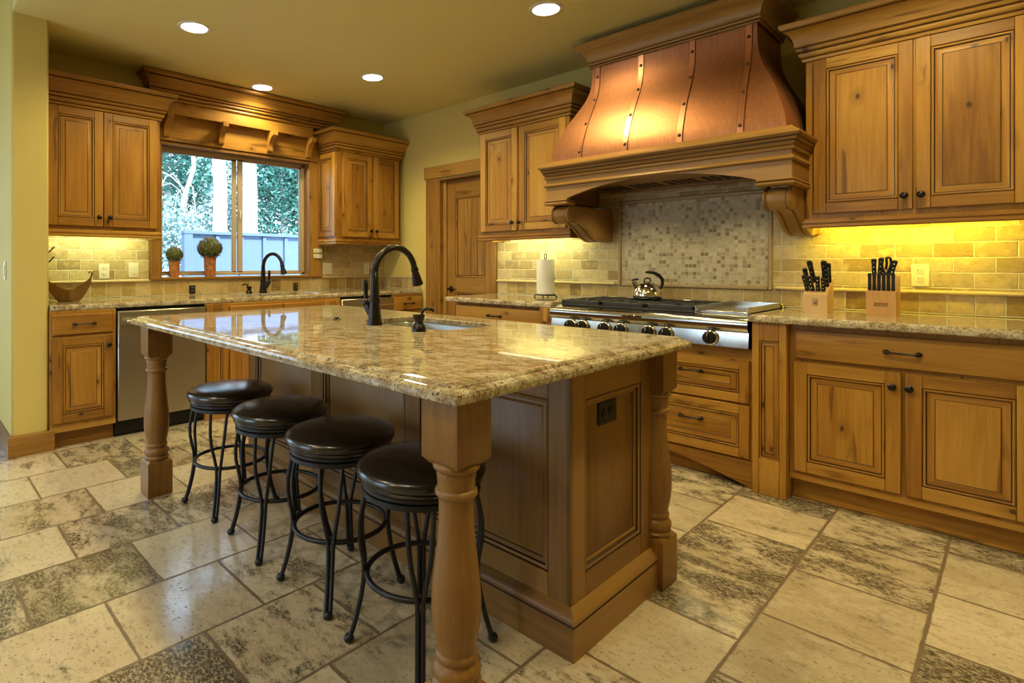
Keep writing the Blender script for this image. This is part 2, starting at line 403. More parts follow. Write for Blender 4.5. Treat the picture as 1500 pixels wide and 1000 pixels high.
    def ball(s, c, r, n=16, m=10, sx=1, sy=1, sz=1):
        lp = []
        for j in range(m + 1):
            t = PI * j / m; rr = max(1e-4, math.sin(t))
            lp.append([(c[0] + r * sx * rr * math.cos(2 * PI * i / n), c[1] + r * sy * rr * math.sin(2 * PI * i / n), c[2] - r * sz * math.cos(t)) for i in range(n)])
        return s.bridge(lp, True, True, True)
    def build(s, name, parent=None, loc=None, rz=0, angle=38):
        me = bpy.data.meshes.new(name); me.from_pydata(s.vs, [], s.fc)
        for m in s.mats: me.materials.append(m)
        me.polygons.foreach_set('material_index', s.fm)
        me.attributes.new('gc', 'FLOAT_VECTOR', 'CORNER'); me.attributes.new('bd', 'FLOAT', 'CORNER'); data = []; bb = []
        for fi, ids in enumerate(s.fc):
            g = s.fg[fi]; sd = s.fs[fi]
            for i in ids:
                x, y, z = s.lc[i]
                q = (x, y, z) if g == 'z' else ((y, z, x) if g == 'x' else (z, x, y))
                data += [q[0] + sd[0], q[1] + sd[1], q[2] + sd[2]]; bb.append(s.fb[fi])
        bm = None
        me.attributes['gc'].data.foreach_set('vector', data); me.attributes['bd'].data.foreach_set('value', bb)
        bm = bmesh.new(); bm.from_mesh(me); bmesh.ops.recalc_face_normals(bm, faces=bm.faces[:]); bm.to_mesh(me); bm.free()
        me.polygons.foreach_set('use_smooth', [True] * len(me.polygons))
        me.set_sharp_from_angle(angle=math.radians(angle)); me.update()
        o = bpy.data.objects.new(name, me); COL.objects.link(o)
        if parent: o.parent = parent
        if loc: o.location = loc
        if rz: o.rotation_euler = (0, 0, rz)
        return o

def thing(name, label, cat, loc=(0, 0, 0), rz=0, group=None):
    o = bpy.data.objects.new(name, None); COL.objects.link(o); o.empty_display_size = .1
    o.location = loc; o.rotation_euler = (0, 0, rz); o['label'] = label; o['category'] = cat
    if group: o['group'] = group
    return o
def tag(o, label, cat, group=None):
    o['label'] = label; o['category'] = cat
    if group: o['group'] = group
    return o
def struct(o): o['kind'] = 'structure'; return o
def at(o, parent, loc, rz=0):
    c = o.copy(); COL.objects.link(c); c.parent = parent; c.location = loc; c.rotation_euler = (0, 0, rz); return c
def dup(root, loc, rz, label, group=None):
    r = root.copy(); COL.objects.link(r); r.location = loc; r.rotation_euler = (0, 0, rz); r['label'] = label
    for ch in list(root.children):
        c = ch.copy(); COL.objects.link(c); c.parent = r
        for g in list(ch.children):
            d = g.copy(); COL.objects.link(d); d.parent = c
    return r
SR = -PI / 2     # things on the stove wall: local x runs along the wall to the right, local y into the wall

# ------------------------------------------------------------------ room shell
def slabbox(name, mat, *b):
    m = MB(mat); m.box(*b, bev=.001); return struct(m.build(name))
slabbox('floor', M['floor'], -3.1, XW + .2, -2.8, 7.2, -.08, 0)
slabbox('ceiling', M['ceil'], .504, XW + .2, -2.8, YW + .2, CH, CH + .54)
slabbox('ceiling_left', M['ceil'], -3.1, .503, -2.8, 7.2, CH + .421, CH + .54)
# stove wall with the door opening
DY0, DY1, DZ = 3.29, 3.955, 2.005
m = MB(M['plaster'])
m.box(XW, XW + .14, -2.8, DY0, 0, CH, .001); m.box(XW, XW + .14, DY1, YW + .14, 0, CH, .001); m.box(XW, XW + .14, DY0, DY1, DZ, CH, .001)
struct(m.build('wall_stove'))
slabbox('wall_pantry', M['plaster'], XW + .5, XW + .55, 3.0, 4.3, 0, CH)
# window wall with the window opening
WX0, WX1, WZ0, WZ1 = 1.545, 2.925, 1.062, 2.17
m = MB(M['plaster'])
m.box(.70, WX0, YW, YW + .16, 0, CH, .001); m.box(WX1, XW + .14, YW, YW + .16, 0, CH, .001)
m.box(WX0, WX1, YW, YW + .16, 0, WZ0 - .02, .001); m.box(WX0, WX1, YW, YW + .16, WZ1, CH, .001)
struct(m.build('wall_window'))
m = MB(M['plaster']); m.box(.50, .69, 4.21, 7.05, 0, CH + .45, .012); struct(m.build('wall_left'))
# walls round the rest of the open room, with their window openings
def wall_open(name, ax, c0, c1, a0, a1, oa0, oa1, oz0, oz1, zt):
    m = MB(M['plaster'])
    for (p, q, z0, z1) in ((a0, oa0, 0, zt), (oa1, a1, 0, zt), (oa0, oa1, 0, oz0), (oa0, oa1, oz1, zt)):
        if ax == 'x': m.box(c0, c1, p, q, z0, z1, .001)
        else: m.box(p, q, c0, c1, z0, z1, .001)
    struct(m.build(name))
m = MB(M['plaster'])
for p, q in ((-2.8, 2.3), (4.05, 5.25), (5.62, 5.98), (6.5, 7.2)): m.box(-3.1, -2.98, p, q, 0, CH + .54, .001)
for p, q in ((2.3, 4.05), (5.25, 5.62), (5.98, 6.5)): m.box(-3.1, -2.98, p, q, 2.35, CH + .54, .001); m.box(-3.1, -2.98, p, q, 0, .06, .001)
struct(m.build('wall_west'))
slabbox('wall_south', M['plaster'], -3.1, XW + .2, -2.8, -2.68, 0, CH + .54)
wall_open('wall_north', 'y', 7.0, 7.12, -3.1, .7, -2.4, -.2, .5, 2.5, CH + .54)
# baseboards on the stub wall
m = MB(M['trimwood']); m.sweep([(.70, 4.30), (.70, 4.21), (.50, 4.21), (.50, 7.0)][::-1], [(0, 0), (.018, 0), (.018, .118), (.012, .128), (0, .13)][::1])
b = struct(m.build('baseboard_left'))

# ------------------------------------------------------------------ cabinet pieces
CROWN = [(0, 2.252), (.012, 2.254), (.016, 2.268), (.012, 2.274), (.022, 2.278), (.028, 2.288), (.028, 2.298), (.022, 2.304), (.034, 2.308), (.040, 2.322), (.034, 2.329), (.042, 2.334), (.044, 2.352), (.052, 2.376), (.064, 2.397), (.080, 2.410), (.090, 2.414), (.085, 2.421), (.097, 2.425), (.104, 2.438), (.103, 2.450), (.095, 2.455), (0, 2.455)]
RAIL = [(0, 1.362), (.006, 1.362), (.012, 1.368), (.012, 1.378), (.007, 1.382), (.007, 1.386), (.014, 1.390), (.014, 1.404), (.006, 1.410), (0, 1.412)]
PANEL = [(0, 0, 0), (.0024, .005, 1), (.006, .0015, 0), (.012, .0025, 0), (.0140, .009, 1), (.0168, .010, 1), (.041, .0045, 0), (.0432, .0058, 1), (.0455, .0030, 0)]
FLAT = [(0, 0, 0), (.0028, .005, 1), (.007, .0015, 0), (.014, .004, 0), (.0172, .011, 1), (.023, .009, 0), (.030, .014, 0), (.0335, .019, 1), (.037, .017, 0)]

def ringpanel(mb, u0, u1, z0, z1, wf, spec, cap=True, g='z'):
    ids = []
    for ins, dep, mi in spec:
        ids.append([mb.v(u0 + ins, wf + dep, z0 + ins), mb.v(u1 - ins, wf + dep, z0 + ins), mb.v(u1 - ins, wf + dep, z1 - ins), mb.v(u0 + ins, wf + dep, z1 - ins)])
    boards = [('x', (3, 5, 1), .4), ('z', (1, 7, 2), .5), ('x', (4, 1, 9), .45), ('z', (2, 2, 5), .55)]
    sd0 = (R.uniform(-5, 5),) * 3
    for a in range(len(ids) - 1):
        A, B = ids[a], ids[a + 1]
        for i in range(4):
            j = (i + 1) % 4; mb.g = boards[i][0]; mb.seed = tuple(p + q for p, q in zip(boards[i][1], sd0)); mb.bd = boards[i][2]
            mb.f(A[i], A[j], B[j], B[i], mi=spec[a + 1][2])
    if cap:
        mb.board(g); mb.f(*ids[-1], mi=0)
def panel_board(mb, u0, u1, z0, z1, wf, th=.02, st=.055, spec=PANEL, g='z'):
    # frame-and-panel board whose face is at local y = wf, towards -y
    mb.board('z').box(u0, u0 + st, wf, wf + th, z0, z1); mb.board('z').box(u1 - st, u1, wf, wf + th, z0, z1)
    mb.board('x').box(u0 + st, u1 - st, wf, wf + th, z0, z0 + st); mb.board('x').box(u0 + st, u1 - st, wf, wf + th, z1 - st, z1)
    mb.T = mb.T
    ringpanel(mb, u0 + st - .001, u1 - st + .001, z0 + st - .001, z1 - st + .001, wf + .0006, spec, True, g)
def mk_knob():
    m = MB(M['bronze']); m.lathe([(.007, 0), (.007, -.012), (.009, -.016), (.0155, -.020), (.0165, -.026), (.012, -.031), (.002, -.033)], n=16, ax='y'); return m.build('knob')
def mk_pull():
    m = MB(M['bronze'])
    for s in (-1, 1):
        m.ball((s * .056, -.004, 0), .0105, 10, 8, 1.2, .7, 1); m.ball((s * .052, -.024, 0), .0085, 10, 8, 1.5, 1, 1)
        m.tube([(s * .056, 0, 0), (s * .054, -.024, 0)], .005, 8)
    m.tube([(s * .052, -.026 - .004 * (1 - abs(s)), 0) for s in (-1, -.7, -.35, 0, .35, .7, 1)], [.0055, .0048, .0042, .0055, .0042, .0048, .0055], 8)
    return m.build('pull_handle')
KN, PU = mk_knob(), mk_pull()
used = {'k': 0, 'p': 0}
def knob(parent, u, w, z):
    if not used['k']: used['k'] = 1; KN.parent = parent; KN.location = (u, w, z); return KN
    return at(KN, parent, (u, w, z))
def pull(parent, u, w, z):
    if not used['p']: used['p'] = 1; PU.parent = parent; PU.location = (u, w, z); return PU
    return at(PU, parent, (u, w, z))
def door(parent, u0, u1, z0, z1, wf, kn=None, name='door', st=.055):
    mb = MB([M['wood'], M['glaze']]); panel_board(mb, u0, u1, z0, z1, wf, st=st); o = mb.build(name, parent)
    if kn: knob(o, kn[0], wf, kn[1])
    return o
def drawer(parent, u0, u1, z0, z1, wf, pl=None, panel=False, name='drawer'):
    mb = MB([M['wood'], M['glaze']])
    if panel: panel_board(mb, u0, u1, z0, z1, wf, st=.05, g='x')
    else:
        mb.board('x')
        spec = [(0, .02), (0, .006), (.004, .001), (.010, 0)]
        mb.bridge([[(u0 + i, wf + d, z0 + i), (u1 - i, wf + d, z0 + i), (u1 - i, wf + d, z1 - i), (u0 + i, wf + d, z1 - i)] for i, d in spec], True, True, True)
    o = mb.build(name, parent)
    if pl: pull(o, pl[0], wf, pl[1])
    return o
def upper_cabinet(label, loc, rz, wid, doors, knobs, dep=.33, left=True, right=True, side=None, light=True, xl=0, xr=0, crown_l=True, crown_r=True):
    t = thing('wall_cabinet', label, 'cabinet', loc, rz, 'wall cabinets'); f = -dep
    mb = MB([M['wood'], M['glaze']]); mb.board('z').box(0, wid, f, -.003, 1.400, 2.30)
    mb.board('x').box(.02, wid - .02, f - .0005, f + .01, 2.245, 2.255, mi=0); mb.build('carcass', t)
    for (u0, u1), k in zip(doors, knobs): door(t, u0, u1, 1.437, 2.247, f - .02, (k, 1.500))
    path = [(0, -.003)] if left else []
    path += [(0, f), (wid, f)]
    if right: path += [(wid, -.003)]
    mb = MB([M['wood'], M['glaze']]); mb.sweep(path, CROWN); mb.build('crown_molding', t)
    mb = MB([M['wood'], M['glaze']]); mb.sweep(path, RAIL); mb.build('light_rail', t)
    if light:
        mb = MB([M['white'], M['strip']]); mb.box(.06, wid - .06, -.20, -.14, 1.386, 1.3995); mb.box(.07, wid - .07, -.19, -.15, 1.3845, 1.3865, .0005, mi=1)
        mb.build('under_cabinet_light', t)
    if side:
        mb = MB([M['wood'], M['glaze']]); mb.T = Matrix.Rotation(-PI / 2, 4, 'Z') @ Matrix.Translation((0, 0, 0))
        panel_board(mb, .012, dep - .012, 1.437, 2.247, -.012, th=.012, st=.05); mb.build('side_panel', t)
    return t
# the sweep puts "out" to the right of travel; walking left to right along the front (+x) the right side is -y: outwards
upper_cabinet('two-door wall cabinet left of the window, above the boat-shaped bowl', (.705, YW, 0), 0, .735, [(.026, .352), (.357, .712)], [.322, .390], left=False)
upper_cabinet('narrow two-door wall cabinet right of the window, in the room corner', (3.028, YW, 0), 0, .79, [(.066, .412), (.440, .762)], [.390, .460], side=True, light=False)
upper_cabinet('two-door wall cabinet between the plank door and the copper hood', (XW, 3.132, 0), SR, .866, [(.022, .400), (.420, .842)], [.366, .433])
upper_cabinet('large two-door wall cabinet right of the copper hood, above knife blocks', (XW, .803, 0), SR, .86, [(.040, .442), (.451, .835)], [.412, .474], right=True)

def base_cabinet(label, loc, rz, wid, dep=.635, toe=.575, ztop=.874, name='base_cabinet', hollow=False):
    t = thing(name, label, 'cabinet', loc, rz, 'base cabinets')
    mb = MB([M['wood'], M['glaze']]); mb.board('z').box(0, wid, -dep, -.003, .105, .655 if hollow else ztop)
    if hollow:
        mb.board('x').box(0, wid, -dep, -dep + .02, .655, ztop); mb.board().box(0, .018, -dep + .02, -.003, .655, ztop); mb.board().box(wid - .018, wid, -dep + .02, -.003, .655, ztop)
    mb.board('x').box(0, wid, -dep - .001, -dep + .02, .105, .137); mb.build('carcass', t)
    mb = MB(M['wood']); mb.board('x').box(0, wid, -toe, -toe + .02, .0, .106); mb.build('toe_kick', t)
    return t
# window wall
FW = -.655
t = base_cabinet('base cabinet left of the dishwasher, one drawer over one door', (.692, YW, 0), 0, .372)
drawer(t, .012, .352, .722, .850, FW, (.185, .787)); door(t, .012, .352, .166, .708, FW, (.322, .640))
t = thing('filler_panel', 'narrow panelled filler right of the dishwasher, left of the sink doors', 'panel', (1.668, YW, 0))
mb = MB([M['wood'], M['glaze']]); panel_board(mb, 0, .166, .106, .874, -.655, st=.045); mb.board().box(0, .166, -.635, -.003, 0, .874); mb.build('panel', t)
t = base_cabinet('sink base cabinet below the window, two plain fronts over two doors', (1.836, YW, 0), 0, 1.028, hollow=True)
for u0, u1 in ((.012, .455), (.467, .838)):
    drawer(t, u0, u1, .722, .850, FW, name='false_front')
door(t, .012, .455, .166, .708, FW, (.425, .64)); door(t, .467, .838, .166, .708, FW, (.497, .64))
mb = MB([M['wood'], M['glaze']]); panel_board(mb, .862, 1.020, .14, .856, FW, st=.04); mb.build('end_panel', t)
t = base_cabinet('corner base cabinet with drawer, between black-trimmed dishwasher and plank door', (3.466, YW, 0), 0, .392)
drawer(t, .014, .372, .722, .850, FW, (.193, .785)); door(t, .014, .372, .166, .708, FW, (.045, .64))
def dishwasher(label, x, wid):
    t = thing('dishwasher', label, 'dishwasher', (x, YW, 0), 0, 'dishwashers')
    mb = MB(M['blackp']); mb.box(.0, wid, -.60, -.01, .02, .872); mb.build('tub_body', t)
    mb = MB(M['steelV']); mb.box(.006, wid - .006, -.655, -.602, .116, .855, .006); mb.build('door', t)
    mb = MB(M['blackp']); mb.box(.0, wid, -.585, -.575 + .02, .0, .112); mb.build('toe_kick', t)
    mb = MB(M['steel'])
    mb.tube([(.045 + (wid - .09) * i / 8, -.705, .785) for i in range(9)], .0125, 12)
    for s in (.07, wid - .07): mb.tube([(s, -.654, .785), (s, -.705, .785)], .009, 10)
    mb.build('handle', t); return t
dishwasher('large stainless dishwasher behind the far left island leg', 1.066, .600)
dishwasher('second stainless dishwasher right of the window sink, behind the island faucet', 2.866, .598)
# stove wall
FS = -.655
t = base_cabinet('base cabinet with wide drawer, right of the plank door, left of cooktop', (XW, 3.110, 0), SR, .83)
drawer(t, .008, .822, .722, .850, FS, (.41, .787)); door(t, .008, .412, .166, .708, FS, (.382, .64)); door(t, .420, .822, .166, .708, FS, (.450, .64))
def pilaster(label, y, wid):
    t = thing('pilaster', label, 'panel', (XW, y, 0), SR, 'panelled pilasters')
    mb = MB([M['wood'], M['glaze']]); mb.board('z').box(0, wid, -.665, -.003, 0, .874)
    st = .032; u0, u1, z0, z1, wf = 0, wid, 0, .874, -.685
    mb.board().box(0, st, wf, wf + .02, z0, z1); mb.board().box(wid - st, wid, wf, wf + .02, z0, z1)
    mb.board().box(st, wid - st, wf, wf + .02, 0, .187); mb.board().box(st, wid - st, wf, wf + .02, .782, .874)
    ringpanel(mb, st - .001, wid - st + .001, .186, .783, wf + .0006, [(0, 0, 0), (.0015, .006, 1), (.005, .002, 0), (.009, .003, 0), (.011, .010, 1), (.024, .006, 0), (.026, .011, 1), (.028, .009, 0)])
    mb.build('fluted_panel', t); return t
pilaster('narrow panelled pilaster to the right of the cooktop drawers', .958, .154)
pilaster('narrow panelled pilaster at the left end of the cooktop', 2.279, .098)
t = thing('drawer_cabinet', 'two-drawer base cabinet under the cooktop with arched toe apron', 'cabinet', (XW, 2.176, 0), SR)
DW = 1.214
mb = MB([M['wood'], M['glaze']]); mb.board('x').box(0, DW, -.635, -.003, .13, .725); mb.build('carcass', t)
for z0, z1 in ((.441, .664), (.153, .430)):
    o = drawer(t, .018, DW - .018, z0, z1, FS, None, True); pull(o, .90, FS, (z0 + z1) / 2 + .03); pull(o, .32, FS, (z0 + z1) / 2 + .03)
mb = MB(M['wood']); mb.board('x')
lo = [(0, 0), (.02, 0)] + [(.04 + (DW - .08) * i / 24, .010 + .10 * math.sin(PI * i / 24)) for i in range(25)] + [(DW - .02, 0), (DW, 0)]
mb.bridge([[(u, -.645, z) for u, z in lo], [(u, -.645, .142) for u, z in lo], [(u, -.625, .142) for u, z in lo], [(u, -.625, z) for u, z in lo], [(u, -.645, z) for u, z in lo]], False)
mb.build('arched_apron', t)
mb = MB(M['wood']); mb.board('x').box(0, DW, -.575, -.555, 0, .135); mb.build('toe_kick', t)
t = base_cabinet('wide base cabinet with one long drawer over two doors, below the knife blocks', (XW, .803, 0), SR, .86)
drawer(t, .030, .842, .708, .846, FS, (.438, .777)); door(t, .024, .433, .152, .688, FS, (.405, .626)); door(t, .449, .842, .152, .688, FS, (.463, .626))
mb = MB(M['wood']); mb.board('x').box(0, .86, -.584, -.574, 0, .012); mb.build('shoe_molding', t)

# ------------------------------------------------------------------ stone worktops
def rrect(x0, x1, y0, y1, r, k):
    pts = []
    for cx_, cy_, a0 in ((x1 - r, y0 + r, -PI / 2), (x1 - r, y1 - r, 0), (x0 + r, y1 - r, PI / 2), (x0 + r, y0 + r, PI)):
        pts += [(cx_ + r * math.cos(a0 + PI / 2 * i / k), cy_ + r * math.sin(a0 + PI / 2 * i / k)) for i in range(k + 1)]
    return pts
def slab(name, label, x0, x1, y0, y1, prof, hole=None, r=.004, ztop=None, sides=(1, 1, 1, 1)):
    # prof: (inset, z) from the underside up; sides: which edges take the profile (left, right, front(-y), back)
    mb = MB(M['granite']); k = 4; lp = []
    for ins, z in prof:
        a, b_, c, d = [ins * s for s in sides]
        lp.append([(p, q, z) for p, q in rrect(x0 + a, x1 - b_, y0 + c, y1 - d, r + .2 * ins, k)])
    if hole:
        hx0, hx1, hy0, hy1, hr = hole; hl = rrect(hx0, hx1, hy0, hy1, hr, k); zt = prof[-1][1]; zb = zt - .024
        e = .004; hl2 = rrect(hx0 - e, hx1 + e, hy0 - e, hy1 + e, hr + e, k)
        lp = lp + [[(p, q, zt) for p, q in hl2], [(p, q, zt - e) for p, q in hl], [(p, q, zb) for p, q in hl]]
        hl3 = rrect(hx0 - .035, hx1 + .035, hy0 - .035, hy1 + .035, hr + .03, k); lp += [[(p, q, zb) for p, q in hl3], [(p, q, prof[0][1]) for p, q in hl3]]
        lp.append(lp[0]); mb.bridge(lp, True)
    else: mb.bridge(lp, True, True, True)
    return tag(mb.build(name, angle=9), label, 'countertop', 'stone countertops')
TOP = .913
PE = [(.006, .875), (.001, .878), (0, .884), (0, .894), (.002, .903), (.007, .910), (.014, TOP)]
slab('countertop', 'long granite countertop under the window, with the undermount sink', .694, XW - .003, 4.195, YW - .003, PE, (2.02, 2.74, 4.32, 4.62, .05), sides=(0, 0, 1, 0))
slab('countertop', 'short granite countertop left of the cooktop, under the paper towel', 3.185, XW - .003, 2.186, 3.205, PE, sides=(1, 0, 0, 1), r=.012)
slab('countertop', 'granite countertop right of the cooktop, under the two knife blocks', 3.165, XW - .003, -.09, .972, PE, sides=(1, 0, 1, 1))
IE = [(.008, .861), (.002, .864), (0, .870), (0, .880), (.003, .887), (.010, .892), (.018, .8935), (.021, .8945), (.023, .898), (.028, .902), (.036, .904)]
IX0, IX1, IY0, IY1 = .868, 2.118, .836, 3.155
slab('countertop', 'large polished granite island top with small prep sink', IX0, IX1, IY0, IY1, IE, (1.575, 1.925, 1.59, 2.175, .085), r=.006)
def basin(name, label, x0, x1, y0, y1, zt, dep, r):
    mb = MB(M['sinksteel']); k = 6
    ls = [(-.012, zt), (0, zt), (.004, zt - .01), (.012, zt - dep + .03), (.04, zt - dep)]
    lp = [[(p, q, z) for p, q in rrect(x0 + i, x1 - i, y0 + i, y1 - i, max(.03, r - i * .3), k)] for i, z in ls]
    lo = [[(p, q, z) for p, q in rrect(x0 + i, x1 - i, y0 + i, y1 - i, max(.03, r - i * .3), k)] for i, z in ((.03, zt - dep - .004), (-.001, zt - .02), (-.012, zt - .003))]
    mb.bridge(lp, True, False, True); mb.bridge(lo, True, True)
    t = mb.build(name); mb2 = MB(M['chrome']); mb2.lathe([(.038, 0), (.038, .004), (.02, .002), (.002, .001)], ((x0 + x1) / 2, (y0 + y1) / 2, zt - dep + .0005), 20); mb2.build('drain', t)
    return tag(t, label, 'sink', 'undermount sinks')
basin('sink_basin', 'stainless prep sink set into the island top', 1.570, 1.930, 1.585, 2.180, .8795, .185, .088)
basin('sink_basin', 'stainless sink in the countertop below the window', 2.015, 2.745, 4.315, 4.625, .8885, .2, .055)

# ------------------------------------------------------------------ island
ISL = thing('kitchen_island', 'dark-stained panelled kitchen island with four turned corner legs', 'island')
BX0, BX1, BY0, BY1 = 1.46, 2.05, .93, 3.06
mb = MB([M['woodS'], M['glaze']]); mb.board('z').box(BX0 + .018, BX1 - .018, BY0 + .018, BY1 - .018, 0, .675)
mb.build('carcass', ISL)
def clad(name, T, L, panels, zlo=.218, zhi=.752):
    mb = MB([M['woodS'], M['glaze']]); mb.T = T; th = .018; a = 0
    for p0, p1 in panels:
        mb.board().box(a, p0, 0, th, .02, .861); mb.board('x').box(p0, p1, 0, th, .02, zlo); mb.board('x').box(p0, p1, 0, th, zhi, .861)
        ringpanel(mb, p0 - .001, p1 + .001, zlo - .001, zhi + .001, .0005, FLAT); a = p1
    mb.board().box(a, L, 0, th, .02, .861); return mb.build(name, ISL)
TL = Matrix.Translation((BX0, BY1, 0)) @ Matrix.Rotation(-PI / 2, 4, 'Z')      # stool side faces -x
clad('stool_side_panel', TL, BY1 - BY0, [(BY1 - b, BY1 - a) for a, b in ((2.38, 2.97), (1.69, 2.28), (1.012, 1.60))])
TE = Matrix.Translation((BX0, BY0, 0))
clad('end_panel', TE, BX1 - BX0, [(.081, .447)])
TB = Matrix.Translation((BX1, BY0, 0)) @ Matrix.Rotation(PI / 2, 4, 'Z')
clad('stove_side_panel', TB, BY1 - BY0, [(.10, .60), (.66, 1.10), (1.16, 1.60), (1.66, 2.05)])
TF = Matrix.Translation((BX1, BY1, 0)) @ Matrix.Rotation(PI, 4, 'Z')
clad('far_end_panel', TF, BX1 - BX0, [(.081, .50)])
PL = [(0, 0), (.026, 0), (.026, .100), (.022, .104), (.027, .108), (.028, .116), (.024, .124), (.014, .132), (.008, .138), (.004, .142), (0, .144)]
mb = MB([M['woodS'], M['glaze']]); mb.sweep([(BX0, BY0), (BX1, BY0), (BX1, BY1), (BX0, BY1)], PL, closed=True); mb.build('plinth_molding', ISL)
def mk_post():
    mb = MB(M['woodS']); s = .0585
    def sq(r, z): return [(-r, -r, z), (r, -r, z), (r, r, z), (-r, r, z)]
    mb.board('z').bridge([sq(s - .002, 0), sq(s, .003), sq(s, .168), sq(s - .004, .174), sq(.046, .182)], True, True, True)
    mb.board('z').bridge([sq(.046, .700), sq(s - .006, .708), sq(s, .716), sq(s, .8605)], True, True, True)
    pf = [(.045, .170), (.052, .178), (.058, .184), (.059, .190), (.053, .196), (.051, .200), (.056, .206), (.0585, .214), (.058, .224), (.052, .233), (.047, .238), (.047, .243), (.050, .247), (.0515, .252), (.050, .258), (.0465, .262), (.0475, .275), (.052, .295), (.0565, .32), (.0592, .35), (.0592, .38), (.0570, .42), (.0525, .46), (.0475, .50), (.0440, .54), (.0420, .58), (.0420, .61), (.0430, .622), (.046, .624), (.0505, .628), (.0515, .634), (.0495, .640), (.045, .643), (.0455, .66), (.0470, .672), (.0480, .680), (.047, .683), (.050, .686), (.055, .690), (.057, .696), (.055, .702), (.05, .706)]
    mb.board('z').lathe(pf, n=40); return mb.build('turned_leg', ISL)
P0 = mk_post(); P0.location = (.963, .927, 0)
for x, y in ((.963, 3.055), (2.038, .941), (2.038, 3.09)): at(P0, ISL, (x, y, 0))

def outlet(label, loc, rz, mat, hole, horiz=False, kind='duplex', w=.072, h=.115):
    t = thing('outlet' if kind != 'switch' else 'light_switch', label, 'outlet' if kind != 'switch' else 'switch', loc, rz, 'wall plates')
    if horiz: w, h = h, w
    mb = MB([mat, hole]); mb.box(-w / 2, w / 2, -.006, -.0005, -h / 2, h / 2, .003); mb.build('cover_plate', t)
    mb = MB([mat, hole])
    if kind == 'switch': mb.box(-w * .26, w * .26, -.011, -.006, -h * .3, h * .3, .002)
    else:
        for s in (-1, 1):
            c = (s * h * .19, 0) if not horiz else (s * w * .19, 1)
            cu, cz = (0, c[0]) if not horiz else (c[0], 0)
            q = .0165
            mb.lathe([(q, -.006), (q, -.0085), (q - .002, -.0095), (.001, -.0095)], (cu, 0, cz), 18, 'y')
            for e in (-1, 1):
                if horiz: mb.box(cu + .001, cu + .008, -.0105, -.009, cz + e * .006 - .0015, cz + e * .006 + .0015, .0002, mi=1)
                else: mb.box(cu + e * .006 - .0013, cu + e * .006 + .0013, -.0105, -.009, cz + .000, cz + .008, .0002, mi=1)
            mb.lathe([(.0022, -.009), (.0022, -.0105), (.0005, -.0105)], (cu - (.007 if horiz else 0), 0, cz - (0 if horiz else .007)), 8, 'y')
    mb.build('rocker' if kind == 'switch' else 'socket_face', t); return t
outlet('black duplex outlet on the island end panel', (1.697, BY0 + .0165, .683), 0, M['blackp'], M['darkgap'], horiz=True)

# ------------------------------------------------------------------ bar stools
def mk_stool(loc, rz, label):
    t = thing('bar_stool', label, 'stool', loc, rz, 'bar stools')
    mb = MB(M['leather'])
    mb.lathe([(.001, .516), (.186, .516), (.191, .519), (.1925, .526), (.1905, .528), (.193, .531), (.198, .537), (.2005, .545), (.199, .554), (.192, .562), (.175, .570), (.14, .577), (.09, .582), (.04, .585), (.001, .586)], n=48, cap=False); mb.build('seat_cushion', t)
    mb = MB(M['iron']); mb.lathe([(.120, .501), (.180, .501), (.184, .503), (.184, .513), (.181, .515), (.120, .515), (.120, .501)], n=48, cap=False)
    mb.lathe([(.06, .505), (.06, .516)], n=24); mb.build('swivel_plate', t)
    mb = MB(M['iron']); mb.lathe([(.150, .479), (.180, .479), (.184, .481), (.184, .495), (.181, .497), (.150, .497), (.150, .479)], n=48, cap=False)
    mb.lathe([(.10, .490), (.10, .501)], n=24)
    mb.box(-.155, .155, -.02, .02, .480, .494); mb.box(-.02, .02, -.155, .155, .4805, .4935); mb.build('seat_frame', t)
    mb = MB(M['iron']); mb.tube([(.166 * math.cos(2 * PI * i / 48), .166 * math.sin(2 * PI * i / 48), .225) for i in range(48)], .0085, 10, closed=True); mb.build('foot_ring', t)
    prof = [(.166, .482, .038), (.176, .445, .036), (.186, .39, .033), (.187, .34, .028), (.182, .30, .021), (.176, .26, .014), (.175, .225, .0085), (.178, .19, .0075), (.186, .14, .0075), (.200, .08, .0075), (.214, .035, .0075), (.221, .012, .0075)]
    for k in range(4):
        a = PI / 4 + k * PI / 2; ca, sa = math.cos(a), math.sin(a); mb = MB(M['iron'])
        for s in (-1, 1):
            mb.tube([(r * ca - s * d * sa, r * sa + s * d * ca, z) for r, z, d in prof], .0075, 8)
        o = mb.build('leg', t)
        mb = MB(M['iron']); mb.ball((.223 * ca, .223 * sa, .014), .0165, 14, 8, 1, 1, .85); mb.build('foot', o)
    return t
ST = [(1.19, 2.685), (1.19, 2.190), (1.186, 1.735), (1.177, 1.285)]
LB = ['dark leather bar stool farthest from the camera, nearest the dishwasher', 'black leather bar stool, second from the far end of the island', 'black leather bar stool, third from the far end, next to nearest', 'nearest black leather bar stool, partly behind the turned front leg']
st0 = mk_stool((*ST[0], 0), math.radians(3), LB[0])
for (x, y), a, l in zip(ST[1:], (-5, 0, 2), LB[1:]): dup(st0, (x, y, 0), math.radians(a), l)

